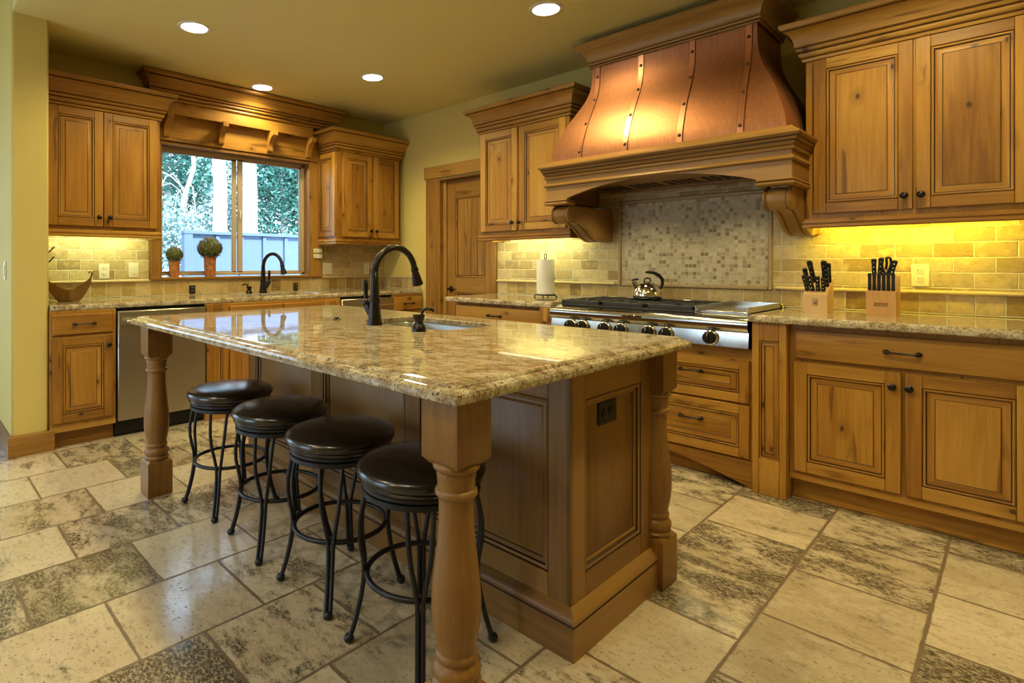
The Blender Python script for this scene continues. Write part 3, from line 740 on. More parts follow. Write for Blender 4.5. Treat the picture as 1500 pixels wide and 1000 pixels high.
# ------------------------------------------------------------------ backsplash tiles
def linerprof(z, r=.010): return [(0, z - .011), (.012, z - .009), (.018, z - .003), (.018, z + .003), (.012, z + .009), (0, z + .011)]
t = thing('tile_backsplash', 'tumbled stone tile backsplash on the window wall, both sides of the window', 'backsplash', (0, YW, 0))
mb = MB(M['brick']); mb.box(.705, 1.462, -.012, -.0005, 1.04, 1.3995, .001); mb.build('brick_tiles', t); mb = MB(M['brick']); mb.box(3.065, XW - .001, -.012, -.0005, 1.04, 1.3995, .001); mb.build('brick_tiles', t)
mb = MB(M['lowtile']); mb.box(.705, XW - .013, -.012, -.0005, .914, 1.040, .001); mb.build('square_tile_row', t)
mb = MB(M['liner']); mb.sweep([(.705, -.012), (1.462, -.012)], linerprof(1.040)); mb.build('rope_liner', t); mb = MB(M['liner']); mb.sweep([(3.065, -.012), (XW - .014, -.012)], linerprof(1.040)); mb.build('rope_liner', t)
t = thing('tile_backsplash', 'low stone tile strip in the corner between window counter and plank door', 'backsplash', (XW, YW - .012, 0), SR)
mb = MB(M['lowtile']); mb.box(0, .60, -.012, -.0005, .914, 1.035, .001); mb.build('square_tile_row', t)
mb = MB(M['liner']); mb.sweep([(.0, -.012), (.60, -.012)], [(0, 1.03), (.008, 1.031), (.008, 1.043), (-.011, 1.045)]); mb.build('chipped_cap', t)
SY = 3.205
t = thing('tile_backsplash', 'tumbled stone brick backsplash behind the cooktop with central mosaic panel', 'backsplash', (XW, SY, 0), SR)
u = lambda y: SY - y
for bx in ([(0, u(2.2655), 1.030, 1.3995), (u(2.2655), u(2.058), 1.030, 1.70)], [(u(1.045), u(.805), 1.030, 1.70), (u(.805), u(-.10), 1.030, 1.3995)], [(u(2.058), u(1.045), 1.632, 1.70)]):
    mb = MB(M['brick'])
    for a, b_, c, d in bx: mb.box(a, b_, -.012, -.0005, c, d, 0.0)
    mb.build('brick_tiles', t)
mb = MB(M['lowtile']); mb.box(0, u(-.10), -.012, -.0005, .914, 1.030, .001); mb.build('square_tile_row', t)
mb = MB(M['liner']); mb.sweep([(0, -.012), (u(2.075), -.012)], linerprof(1.026)); mb.build('rope_liner', t); mb = MB(M['liner']); mb.sweep([(u(1.028), -.012), (u(-.10), -.012)], linerprof(1.026)); mb.build('rope_liner', t)
mb = MB(M['mosaic']); mb.box(u(2.03), u(1.072), -.009, -.0005, 1.036, 1.606, .001); mb.build('mosaic_panel', t)
mb = MB(M['frameliner'])
x0, x1, z0, z1 = u(2.03), u(1.072), 1.036, 1.606
for a, b_, c, d in ((x0 - .028, x0, z0 - .026, z1 + .026), (x1, x1 + .028, z0 - .026, z1 + .026), (x0, x1, z0 - .026, z0), (x0, x1, z1, z1 + .026)):
    mb.box(a, b_, -.022, -.0005, c, d, .008)
mb.build('mosaic_frame', t)

outlet('white outlet in the tiles right of the boat-shaped bowl', (1.141, YW - .0120, 1.118), 0, M['white'], M['darkgap'])
outlet('white rocker switch in the tiles just left of the window casing', (1.346, YW - .0120, 1.125), 0, M['white'], M['darkgap'], kind='switch')
outlet('wide white double switch in tiles right of the window casing', (3.135, YW - .0120, 1.127), 0, M['white'], M['darkgap'], kind='switch', w=.115)
outlet('white outlet in the corner tiles behind the island faucet', (3.625, YW - .0120, 1.125), 0, M['white'], M['darkgap'])
outlet('ivory outlet in the yellow-lit tiles right of the knife blocks', (XW - .0120, .366, 1.114), SR, M['white'], M['darkgap'])
outlet('small black pop-up outlet on the tile row under the left topiary', (1.80, YW - .0120, .958), 0, M['blackp'], M['white'], w=.05, h=.07)
outlet('small black pop-up outlet on the tile row right of the sink faucet', (2.778, YW - .0120, .955), 0, M['blackp'], M['white'], w=.045, h=.07)
outlet('white switch plate on the outer face of the left stub wall', (.4995, 4.46, 1.13), SR, M['white'], M['darkgap'], kind='switch')

# ------------------------------------------------------------------ window and valance
WIN = bpy.data.objects.new('window_1', None); COL.objects.link(WIN); WIN.location = (0, YW, 0); struct(WIN)
gx0, gx1, gz0, gz1 = 1.552, 2.918, 1.075, 2.150; wy = .085
mb = MB(M['sash'])
for a, b_, c, d in ((gx0, gx0 + .030, gz0, gz1), (gx1 - .030, gx1, gz0, gz1), (gx0, gx1, gz0, gz0 + .022), (gx0, gx1, gz1 - .030, gz1)): mb.box(a, b_, wy - .02, wy + .05, c, d, .004)
mb.build('frame', WIN)
mb = MB(M['sash'])
for a, b_, c, d, y in ((2.240, 2.285, gz0, gz1, .0), (gx0 + .03, gx0 + .045, gz0 + .02, gz1 - .03, .02), (2.195, 2.235, gz0, gz1, .02), (gx1 - .05, gx1 - .028, gz0 + .02, gz1 - .03, 0)): mb.box(a, b_, wy - .012 + y, wy + .012 + y, c, d, .003)
for a, b_, y in ((gx0 + .03, 2.235, .02), (2.24, gx1 - .03, 0)):
    mb.box(a, b_, wy - .012 + y, wy + .012 + y, gz0 + .02, gz0 + .036, .003); mb.box(a, b_, wy - .012 + y, wy + .012 + y, gz1 - .045, gz1 - .028, .003)
mb.build('sash', WIN)
mb = MB(M['white']); mb.box(2.252, 2.268, wy - .026, wy - .012, 1.58, 1.66, .003); mb.build('latch', WIN)
for a, b_, y in ((gx0 + .04, 2.20, .02), (2.28, gx1 - .045, 0)):
    mb = MB(M['glass']); mb.box(a, b_, wy - .002 + y, wy + .002 + y, gz0 + .03, gz1 - .04, .0005); mb.build('glass_pane', WIN)
# wood casing, jambs, sill
mb = MB(M['trimwood']); mb.T = Matrix.Translation((0, YW, 0))
mb.board().box(1.464, 1.546, -.026, -.0005, 1.050, 2.178); mb.board().box(2.925, 3.063, -.026, -.0005, 1.050, 2.178)
mb.board().box(1.5455, 1.553, -.0255, .075, 1.06, 2.17, .001); mb.board().box(2.917, 2.9245, -.0255, .075, 1.06, 2.17, .001); mb.board('x').box(1.5535, 2.9165, -.0255, .075, 2.148, 2.1685, .001)
struct(mb.build('trim_2'))
mb = MB(M['trimwood']); mb.T = Matrix.Translation((0, YW, 0)); mb.board('x').box(1.464, 3.063, -.034, -.0005, 1.040, 1.0495, .003); mb.board('x').box(1.554, 2.9165, -.036, .085, 1.050, 1.064, .003); mb.board('x').box(1.464, 1.553, -.036, -.0265, 1.050, 1.064); struct(mb.build('trim_3'))
VAL = thing('window_valance', 'carved wooden valance shelf with crown and brackets above the window', 'valance', (0, YW, 0))
mb = MB(M['wood']); mb.board('x').box(1.464, 3.020, -.034, -.0005, 2.180, 2.48); mb.build('back_board', VAL)
mb = MB(M['wood']); mb.board('x').box(1.550, 2.918, -.105, -.083, 2.385, 2.486); mb.board('x').box(1.550, 2.918, -.083, -.036, 2.398, 2.412); mb.build('front_board', VAL)
VC = [(0, 2.486), (.012, 2.487), (.018, 2.496), (.017, 2.504), (.009, 2.512), (.020, 2.516), (.028, 2.526), (.027, 2.534), (.018, 2.542), (.030, 2.546), (.034, 2.558), (.025, 2.566), (.034, 2.570), (.038, 2.596), (.050, 2.624), (.068, 2.644), (.076, 2.648), (.068, 2.658), (.080, 2.662), (.090, 2.674), (.088, 2.690), (.08, 2.697), (0, 2.697)]
mb = MB([M['wood'], M['glaze']]); mb.board('x').box(1.468, 3.142, -.104, -.004, 2.487, 2.69); mb.sweep([(1.460, -.003), (1.460, -.105), (3.150, -.105), (3.150, -.003)], VC); mb.build('crown_molding', VAL)
for x in (1.580, 2.030, 2.490, 2.895):
    mb = MB(M['wood']); mb.board('z')
    poly = [(-.035, 2.205), (-.060, 2.208), (-.068, 2.222), (-.066, 2.240), (-.074, 2.270), (-.092, 2.300), (-.120, 2.326), (-.150, 2.340), (-.160, 2.346), (-.160, 2.384), (-.035, 2.384)]
    mb.prism(poly, x - .024, x + .024, 'x'); mb.build('bracket', VAL)

# ------------------------------------------------------------------ plank door in the stove wall
DR = bpy.data.objects.new('door_1', None); COL.objects.link(DR); DR.location = (XW, DY1, 0); DR.rotation_euler = (0, 0, SR); struct(DR)
dw = DY1 - DY0
mb = MB([M['trimwood'], M['glaze']]); u0, u1, wf = .066, dw - .012, .045; st = .108
mb.board().box(u0, u0 + st, wf, wf + .035, .01, 1.988); mb.board().box(u1 - st + .01, u1, wf, wf + .035, .01, 1.988)
for z0, z1 in ((.01, .24), (.90, 1.045), (1.818, 1.988)): mb.board('x').box(u0 + st, u1 - st + .01, wf, wf + .035, z0, z1)
for z0, z1 in ((.24, .90), (1.045, 1.818)):
    n = 4; a0, a1 = u0 + st, u1 - st + .01; pw = (a1 - a0 - .04) / n
    ringpanel(mb, a0 - .001, a1 + .001, z0 - .001, z1 + .001, wf + .0005, [(0, 0, 0), (.002, .004, 1), (.008, .002, 0), (.018, .008, 0), (.020, .013, 1), (.021, .013, 1)], False)
    for i in range(n): mb.board().box(a0 + .02 + i * pw + .0012, a0 + .02 + (i + 1) * pw - .0012, wf + .012, wf + .03, z0 + .02, z1 - .02, .003)
    mb.board('x').box(a0, a1, wf + .028, wf + .034, z0, z1, .001, mi=1)
leaf = mb.build('door_leaf', DR)
mb = MB(M['bronze']); mb.lathe([(.030, 0), (.030, -.006), (.026, -.010), (.010, -.012), (.010, -.045), (.013, -.05), (.002, -.052)], (u0 + .055, wf, .93), 20, 'y')
mb.tube([(u0 + .055, wf - .045, .93), (u0 + .085, wf - .048, .932), (u0 + .115, wf - .046, .924), (u0 + .150, wf - .043, .932)], [.009, .008, .007, .006], 10); mb.build('door_handle', leaf)
mb = MB(M['trimwood'])
mb.board().box(-.176, -.002, -.022, -.0005, 0, 2.018); mb.board('x').box(-.197, dw + .076, -.028, -.0005, 2.019, 2.136); mb.board().box(dw + .001, dw + .072, -.020, -.0005, .0, 2.018)
mb.build('casing', DR)
mb = MB(M['trimwood'])
mb.board().box(.001, .020, -.0205, .139, 0, 2.003, .002); mb.board().box(dw - .010, dw - .001, -.02, .139, 0, 2.003, .002); mb.board('x').box(.0205, dw - .0105, -.0205, .139, 1.990, 2.004, .002)
mb.board().box(.0205, .064, .028, .085, 0, 1.989, .003)
mb.build('jamb', DR)

# ------------------------------------------------------------------ range hood
HY = 2.236
HD = thing('range_hood', 'copper range hood with riveted straps on a carved wooden mantel', 'range hood', (XW, HY, 0), SR)
HW = HY - .787; DF = .66
mb = MB([M['woodS'], M['glaze']])
mb.board('x')
arch = [(0, 1.602), (.150, 1.602)] + [(.150 + (HW - .30) * i / 28, 1.602 + .090 * math.sin(PI * i / 28) ** .8) for i in range(1, 28)] + [(HW - .150, 1.602), (HW, 1.602)]
mb.bridge([[(a, -DF, z) for a, z in arch], [(a, -DF, 1.79) for a, z in arch], [(a, -DF + .028, 1.79) for a, z in arch], [(a, -DF + .028, z) for a, z in arch], [(a, -DF, z) for a, z in arch]], False, False, False)
mb.f(*[mb.v(0, -DF + d, z) for d, z in ((0, 1.602), (.028, 1.602), (.028, 1.79), (0, 1.79))]); mb.f(*[mb.v(HW, -DF + d, z) for d, z in ((0, 1.602), (.028, 1.602), (.028, 1.79), (0, 1.79))])
mb.board('y').box(0, .028, -DF + .028, -.0135, 1.602, 1.79); mb.board('y').box(HW - .028, HW, -DF + .028, -.0135, 1.602, 1.79)
mb.board('x').box(.0, HW, -DF + .001, -.003, 1.79, 1.83)
MP = [(0, 1.742), (.010, 1.744), (.013, 1.752), (.010, 1.760), (.006, 1.764), (.014, 1.770), (.020, 1.780), (.018, 1.788), (.026, 1.792), (.030, 1.800), (.028, 1.807), (.038, 1.811), (.044, 1.820), (.042, 1.830), (.030, 1.836), (0, 1.862), (-.02, 1.862), (-.02, 1.75)]
mb.sweep([(0, -.34), (0, -DF), (HW, -DF), (HW, -.352)], MP)
mb.sweep([(0, -.34), (0, -DF), (HW, -DF), (HW, -.352)], [(0, 1.690), (.010, 1.692), (.014, 1.699), (.012, 1.706), (.004, 1.712), (0, 1.716)])
mb.sweep([(-.001, -.34), (-.001, -DF), (.150, -DF), (.150, -DF + .10)], [(0, 1.567), (.008, 1.569), (.012, 1.577), (.010, 1.586), (.004, 1.590), (.010, 1.596), (.006, 1.603), (-.03, 1.603), (-.03, 1.567)])
mb.sweep([(HW - .150, -DF + .10), (HW - .150, -DF), (HW + .001, -DF), (HW + .001, -.352)], [(0, 1.567), (.008, 1.569), (.012, 1.577), (.010, 1.586), (.004, 1.590), (.010, 1.596), (.006, 1.603), (-.03, 1.603), (-.03, 1.567)])
mb.build('mantel', HD)
ZB, ZT = 1.860, 2.505
FT = [(0, 1), (.06, .985), (.12, .945), (.2, .86), (.3, .735), (.4, .59), (.5, .415), (.6, .235), (.68, .12), (.76, .045), (.85, .01), (1, 0)]
def fl(t):
    for (a, p), (b_, q) in zip(FT, FT[1:]):
        if t <= b_: return p + (q - p) * (t - a) / (b_ - a)
    return 0
HC = HW / 2
def hoodxy(t): f_ = fl(t); return .44 + .205 * f_, .505 + .192 * f_
N = 44; ts = [i / N for i in range(N + 1)]
smooth_f = [sum(fl(min(1, max(0, t + k * .02))) for k in (-2, -1, 0, 1, 2)) / 5 for t in ts]
mb = MB(M['copper'])
fr = []
for t_, f_ in zip(ts, smooth_f):
    d, hw_ = .44 + .205 * f_, .505 + .192 * f_; z = ZB + (ZT - ZB) * t_
    fr.append((d, hw_, z))
def rowL(d, hw_, z):
    row = [(HC - hw_, -.003, z)] + [(HC - hw_, -d * k / 4, z) for k in (1, 2, 3, 4)]
    row += [(HC - hw_ + 2 * hw_ * k / 16, -d, z) for k in range(1, 17)]
    row += [(HC + hw_, -d * k / 4, z) for k in (3, 2, 1)] + [(HC + hw_, -.003, z)]
    return row
mb.bridge([rowL(*q) for q in fr], False); mb.build('copper_shell', HD, angle=30)
for c in (-.462, -.158, .160, .466):
    mb = MB([M['strap'], M['rivet']]); w = .0155
    mb.bridge([[(HC + c * (1 + .04 * f_) + s * w, -d - o, z) for s, o in ((-1.2, -.001), (-1.2, .0015), (-1.06, .0015), (-1.02, .0055), (1.02, .0055), (1.06, .0015), (1.2, .0015), (1.2, -.001))] for (d, hw_, z), f_ in zip(fr, smooth_f)], True, True, True)
    for q in range(len(mb.fc) - 2): mb.fm[q] = 0 if q % 8 == 3 else 1
    o = mb.build('copper_strap', HD, angle=30)
    for t_ in (.09, .385, .645, .905):
        i = int(t_ * N); d, hw_, z = fr[i]; mb = MB(M['rivet']); mb.ball((HC + c * (1 + .04 * smooth_f[i]), -d - .005, z), .0105, 12, 8, 1, .8, 1); mb.build('rivet', o)
HCR = [(0, 2.500), (.008, 2.501), (.012, 2.508), (.008, 2.515), (.016, 2.518), (.020, 2.526), (.016, 2.533), (.018, 2.550), (.026, 2.575), (.044, 2.598), (.062, 2.607), (.068, 2.610), (.067, 2.620), (.078, 2.624), (.088, 2.636), (.086, 2.650), (.078, 2.656), (0, 2.656)]
mb = MB([M['woodS'], M['glaze']]); h0 = .512; mb.sweep([(HC - h0, -.003), (HC - h0, -.447), (HC + h0, -.447), (HC + h0, -.003)], HCR); mb.board('x').box(HC - h0, HC + h0, -.447, -.004, 2.505, 2.655, .001); mb.build('crown_molding', HD)
def corbel(u0, u1):
    mb = MB([M['woodS'], M['glaze']]); mb.board('z')
    cy_, cz_, rr = -.572, 1.507, .054
    scr = [(cy_ + rr * math.cos(a), cz_ + rr * math.sin(a)) for a in [PI / 2 + i * (PI * 1.22) / 16 for i in range(17)]]
    low = [(-.505, 1.462), (-.470, 1.462), (-.430, 1.452), (-.385, 1.432), (-.340, 1.405), (-.300, 1.378), (-.260, 1.357), (-.215, 1.343), (-.165, 1.337), (-.120, 1.340), (-.015, 1.340)]
    poly = scr + low + [(-.0150, 1.566), (cy_, 1.566)]
    mb.prism(poly, u0 + .006, u1 - .006, 'x')
    # carved rolls at the scroll and a raised leaf rib down the curve
    for a, b_ in ((u0, u0 + .018), (u0 + .024, u1 - .024), (u1 - .018, u1)):
        mb.board('x').lathe([(.001, a), (rr + .003, a + .001), (rr + .007, (a + b_) / 2), (rr + .003, b_ - .001), (.001, b_)], (0, cy_, cz_), 28, 'x')
    ex = [(p, q) for p, q in [(-.525, 1.460)] + low[:-1]]
    for s0, s1 in ((u0 + .004, u0 + .030), (u0 + .036, u1 - .036), (u1 - .030, u1 - .004)):
        mb.board('z'); mb.bridge([[(s0, p, q + .012), (s0 + .004, p - .004, q - .006), (s1 - .004, p - .004, q - .006), (s1, p, q + .012)] for p, q in ex], True, True, True)
    return mb.build('corbel', HD)
corbel(.012, .142); corbel(HW - .142, HW - .012)
mb = MB([M['woodS'], M['darkgap']]); mb.board('x').box(.03, HW - .03, -DF + .035, -.014, 1.703, 1.720, .002)
for k in range(20):
    uu = .17 + k * .050 + .035 * (k // 4); mb.box(uu, uu + .026, -.30, -.14, 1.699, 1.7025, .0005, mi=1)
mb.board('x').box(.16, HW - .16, -.10, -.05, 1.683, 1.703, .004)
mb.build('filter_baffle', HD)

# ------------------------------------------------------------------ cooktop
RY = 2.180
CT = thing('rangetop', 'wide stainless gas rangetop with six burners and a griddle', 'cooktop', (XW, RY, .73), SR)
RW = 1.206
mb = MB(M['rangesteel']); z = .73
pf = [(-.05, 0), (-.685, 0), (-.690, .004), (-.681, .082), (-.700, .098), (-.705, .108), (-.705, .140), (-.697, .152), (-.680, .158), (-.655, .160), (-.640, .168), (-.06, .168)]
mb.prism(pf, 0, RW, 'x'); mb.box(0, RW, -.075, -.05, .10, .205, .003); mb.build('steel_body', CT)
mb = MB(M['cast']); mb.box(.035, .915, -.625, -.085, .1685, .176, .002); mb.build('burner_tray', CT)
for k in range(3):
    mb = MB(M['cast']); a0, a1 = .040 + k * .292, .040 + k * .292 + .284; w0, w1 = -.622, -.09
    for p in (a0, a1 - .014): mb.box(p, p + .014, w0, w1, .180, .203, .003)
    for q in (w0, (w0 + w1) / 2 - .007, w1 - .014): mb.box(a0, a1, q, q + .014, .180, .203, .003)
    for q in (-.49, -.22):
        for an in range(8):
            c_, s_ = math.cos(an * PI / 4), math.sin(an * PI / 4); cx_ = (a0 + a1) / 2
            mb.tube([(cx_ + .035 * c_, q + .035 * s_, .196), (cx_ + .125 * c_, q + .120 * s_, .196)], .0055, 6)
    for p in (a0 + .007, a1 - .007):
        for q in (w0 + .007, w1 - .007): mb.box(p - .008, p + .008, q - .008, q + .008, .1765, .182, .001)
    mb.build('grate', CT)
    for q in (-.49, -.22):
        mb = MB(M['cast']); mb.lathe([(.045, .1765), (.045, .184), (.034, .186), (.034, .190), (.001, .191)], ((a0 + a1) / 2, q, 0), 24); mb.build('burner', CT)
mb = MB([M['steel'], M['chrome']]); mb.box(.925, 1.196, -.62, -.085, .1685, .186, .003)
for a, b_ in ((.925, .932), (1.188, 1.196)): mb.box(a, b_, -.655, -.08, .1685, .212, .002)
mb.box(.925, 1.196, -.085, -.079, .1685, .212, .002); mb.build('griddle', CT)
mb = MB(M['chrome']); mb.box(.515, .640, -.7065, -.7045, .122, .138, .0008); mb.build('name_plate', CT)
KZ = .046
kn0 = None
for y_ in (2.025, 1.939, 1.786, 1.677, 1.502, 1.401, 1.160):
    uu = RY - y_
    if kn0 is None:
        mb = MB([M['chrome'], M['blackp'], M['white']])
        mb.lathe([(.040, .004), (.041, -.002), (.040, -.012), (.036, -.016), (.030, -.017)], n=28, ax='y', cap=False)
        mb.mi = 1; mb.lathe([(.034, -.010), (.034, -.018), (.030, -.040), (.028, -.043), (.001, -.044)], n=28, ax='y')
        mb.box(-.006, .006, -.054, -.040, -.028, .028, .003); mb.mi = 2; mb.box(-.0012, .0012, -.0547, -.0535, .012, .026, .0003)
        kn0 = mb.build('knob', CT, (uu, -.6855, KZ))
    else: at(kn0, CT, (uu, -.6855, KZ))
mb = MB(M['blackp']); mb.lathe([(.004, 0), (.004, -.004), (.001, -.004)], (RY - 1.162, -.683, .104 - .01), 10, 'y'); mb.build('indicator', CT)

# ------------------------------------------------------------------ things on the stove side
KT = thing('kettle', 'polished steel whistling kettle with black handle on the back grates', 'kettle', (3.63, 1.725, .9345), math.radians(-43))
mb = MB(M['chrome']); mb.lathe([(.001, 0), (.078, 0), (.088, .004), (.092, .020), (.090, .045), (.082, .070), (.066, .092), (.048, .106), (.042, .110), (.001, .110)], n=40, cap=False); mb.build('body', KT)
mb = MB(M['chrome']); mb.lathe([(.043, .108), (.042, .114), (.025, .120), (.001, .122)], n=28, cap=False); l_ = mb.build('lid', KT)
mb = MB(M['blackp']); mb.tube([(-.022, 0, .118), (-.018, 0, .138), (0, 0, .146), (.018, 0, .138), (.022, 0, .118)], .005, 8); mb.build('lid_knob', l_)
mb = MB(M['chrome']); mb.tube([(-.060, 0, .075), (-.080, 0, .100), (-.092, 0, .122)], [.020, .016, .013], 14); s_ = mb.build('spout', KT)
mb = MB(M['blackp']); mb.tube([(-.105, 0, .128), (-.085, 0, .134), (-.060, 0, .136)], .006, 8); mb.build('whistle_lever', s_)
mb = MB(M['blackp']); mb.tube([(.086, 0, .070), (.100, 0, .100), (.100, 0, .135), (.080, 0, .160), (.045, 0, .178), (.005, 0, .184), (-.012, 0, .182)], [.008, .010, .012, .012, .011, .009, .006], 10); mb.build('handle', KT)
TX, TY = 3.66, 2.56
PH = thing('paper_towel_holder', 'black wire paper towel holder on the counter left of the cooktop', 'holder', (TX, TY, TOP))
mb = MB(M['iron']); mb.tube([(.075 * math.cos(2 * PI * i / 32), .075 * math.sin(2 * PI * i / 32), .020) for i in range(32)], .004, 8, closed=True)
for k in range(4):
    a = k * PI / 2 + .4; mb.tube([(0, 0, .020), (.075 * math.cos(a), .075 * math.sin(a), .020), (.084 * math.cos(a), .084 * math.sin(a), .010)], .004, 8); mb.ball((.085 * math.cos(a), .085 * math.sin(a), .007), .007, 10, 6)
mb.build('base', PH)
mb = MB(M['iron']); mb.tube([(0, 0, .020), (0, 0, .300)], .004, 8); mb.tube([(-.012, 0, .300), (-.016, 0, .318), (-.012, 0, .334), (0, 0, .340), (.012, 0, .334), (.016, 0, .318), (.012, 0, .300)], .0035, 8); mb.tube([(-.012, 0, .3), (.012, 0, .3)], .0035, 8); mb.build('post', PH)
mb = MB(M['iron']); mb.tube([(.075, -.015, .020), (.086, -.02, .06), (.084, -.02, .12), (.076, -.02, .14), (.088, -.02, .148), (.098, -.02, .140)], .0035, 8); mb.build('tension_arm', PH)
mb = MB(M['paper']); mb.lathe([(.020, .026), (.066, .026), (.068, .030), (.068, .290), (.066, .294), (.020, .294), (.020, .026)], (TX, TY, TOP), 40, cap=False)
mb.T = Matrix.Translation((TX, TY, TOP)); mb.bridge([[(.0685 * math.cos(a), .0685 * math.sin(a), z) for z in (.028 + .0 * k, .292 - .16 * max(0, min(1, (k - 4) / 6)))] for k, a in enumerate([PI * 1.05 + .12 * i for i in range(14)])], False)
tag(mb.build('paper_towel_roll'), 'white paper towel roll standing on the black wire holder', 'paper towel')

def knife(name, label, group, loc, rot, L=.10, w=.022, d=.015, rivs=3, blade=.05):
    # handle runs along local +z from the block; a short stub of blade reaches down into the slot
    t = thing(name, label, 'knife', loc, 0, group); t.rotation_euler = rot
    mb = MB(M['blackp']); a, b_ = w / 2, d / 2
    lp = []
    for z, k in ((0, .85), (.006, 1), (L * .35, .92), (L * .65, .95), (L * .88, 1.12), (L * .97, 1.02), (L, .6)):
        lp.append([(a * k * c, b_ * min(k, 1) * s, z) for c, s in ((-1, -.7), (-.7, -1), (.7, -1), (1, -.7), (1, .7), (.7, 1), (-.7, 1), (-1, .7))])
    mb.bridge(lp, True, True, True); mb.build('handle', t)
    mb = MB(M['chrome'])
    for i in range(rivs):
        z = L * (.22 + .27 * i)
        mb.ball((0, -b_ * .98, z), .0033, 8, 6); mb.ball((0, b_ * .98, z), .0033, 8, 6); 
    if rivs: mb.build('rivets', t)
    return t
# knife block 1: low front, sloping slotted top rising to the back
KB = thing('knife_block', 'pale wooden knife block nearest the cooktop, bristling with black-handled knives', 'knife block', (3.50, .806, TOP), SR, 'knife blocks')
mb = MB(M['blockwood']); mb.board('z'); mb.prism([(0, 0), (.135, 0), (.150, .180), (.140, .185), (0, .097)], 0, .108, 'x'); kb = mb.build('block', KB)
mb = MB(M['glaze'])
for c in ((.040, .058, .0435, .0465), (.040, .058, .0765, .0795)): pass
mb.box(.043, .067, -.0008, .0002, .0745, .0765, .0002); mb.box(.043, .067, -.0008, .0002, .0395, .0415, .0002); mb.box(.043, .0445, -.0008, .0002, .0395, .0765, .0002); mb.box(.0655, .067, -.0008, .0002, .0395, .0765, .0002)
for q in (.051, .059): mb.box(q - .002, q + .002, -.0008, .0002, .050, .064, .0005); mb.lathe([(.0025, .0002), (.0025, -.0008), (.0005, -.0008)], (q, 0, .069), 10, 'y'); mb.box(q - .004, q - .002, -.0008, .0002, .044, .054, .0003); mb.box(q + .002, q + .004, -.0008, .0002, .044, .054, .0003)
mb.build('emblem', KB)
def kn_at(block_loc, lu, lw, lz):   # local (right, into wall, up) to world for a thing turned by SR
    return (block_loc[0] + lw, block_loc[1] - lu, block_loc[2] + lz)
B1 = (3.50, .806, TOP)
names1 = ['front left steak-size knife in the block nearest the cooktop', 'second front knife from left in the block nearest the cooktop', 'third front knife from left in the block nearest the cooktop', 'front right short knife in the block nearest the cooktop',
          'left middle-row knife in the block nearest the cooktop', 'right middle-row knife in the block nearest the cooktop', 'tall black chef knife at upper left of the block nearest the cooktop', 'tall black knife at upper right of the block nearest the cooktop', 'sharpening steel handle at far upper right of the block nearest the cooktop']
spots1 = [(.014, .030, .090), (.038, .030, .085), (.062, .030, .082), (.086, .030, .075), (.012, .066, .105), (.094, .066, .095), (.030, .100, .125), (.078, .100, .125), (.098, .100, .110)]
for (lu, lw, L), l in zip(spots1, names1):
    zt_ = .097 + (lw) * (.088 / .14)
    nm = 'knife'
    k = knife(nm, l, 'knives in the block nearest the cooktop', kn_at(B1, lu, lw, zt_ + .002), (0, 0, 0), L, .023 if L > .12 else .019, .016)
    k.rotation_euler = (Matrix.Rotation(SR, 3, 'Z') @ Matrix.Rotation(math.radians(24), 3, 'X') @ Matrix.Rotation(math.radians(-6 if lu < .05 else 2), 3, 'Y')).to_euler()
# knife block 2
KB = thing('knife_block', 'honey wooden knife block left of the ivory outlet, with steak knives', 'knife block', (3.53, .542, TOP), SR, 'knife blocks')
mb = MB(M['honey']); mb.board('z'); mb.prism([(0, 0), (.14, 0), (.14, .200), (.075, .200), (.040, .125), (0, .125)], 0, .118, 'x'); mb.build('block', KB)
mb = MB(M['glaze']); pts = []
for i in range(40):
    q = i / 39; pts.append((.032 + .055 * q + .003 * math.sin(q * 38), -.0008, .060 + .0055 * math.sin(q * 38 + 1.2) * (1 if q > .15 else 1.6)))
mb.tube(pts, .0011, 5); mb.tube([(.030, -.0008, .051), (.060, -.0008, .050), (.088, -.0008, .053)], .0008, 5); mb.build('script_mark', KB)
B2 = (3.53, .542, TOP)
for i in range(6):
    l = ['leftmost', 'second from left', 'third from left', 'third from right', 'second from right', 'rightmost'][i] + ' upright steak knife in front row of the block beside the outlet'
    k = knife('steak_knife', l, 'steak knives in the block beside the outlet', kn_at(B2, .012 + i * .0185, .020, .1255), (0, 0, SR), .088, .013, .013, 0)
for lu, lw, L, ry, l in ((.020, .095, .085, 0, 'leftmost back knife in the block beside the outlet'), (.042, .100, .090, 5, 'second back knife from left in the block beside the outlet'), (.086, .100, .078, 14, 'tilted back knife at right of the block beside the outlet')):
    k = knife('knife', l, 'back knives in the block beside the outlet', kn_at(B2, lu, lw, .202), (0, 0, SR), L, .020, .015)
    k.rotation_euler = (Matrix.Rotation(SR, 3, 'Z') @ Matrix.Rotation(math.radians(8), 3, 'X') @ Matrix.Rotation(math.radians(ry), 3, 'Y')).to_euler()
t = thing('kitchen_shears', 'black-handled scissors standing at the back of the block beside the outlet', 'scissors', kn_at(B2, .066, .095, .202), SR)
mb = MB(M['blackp']); mb.tube([(0, 0, 0), (-.012, 0, .03), (-.018, 0, .06), (-.012, 0, .088), (.002, 0, .090), (.004, 0, .06), (0, 0, .03)], .006, 8); mb.tube([(.002, 0, 0), (.014, 0, .03), (.022, 0, .06), (.018, 0, .086), (.006, 0, .09)], .006, 8); mb.build('handles', t)
mb = MB(M['chrome']); mb.ball((.002, 0, .030), .005, 10, 8); mb.build('pivot_screw', t)

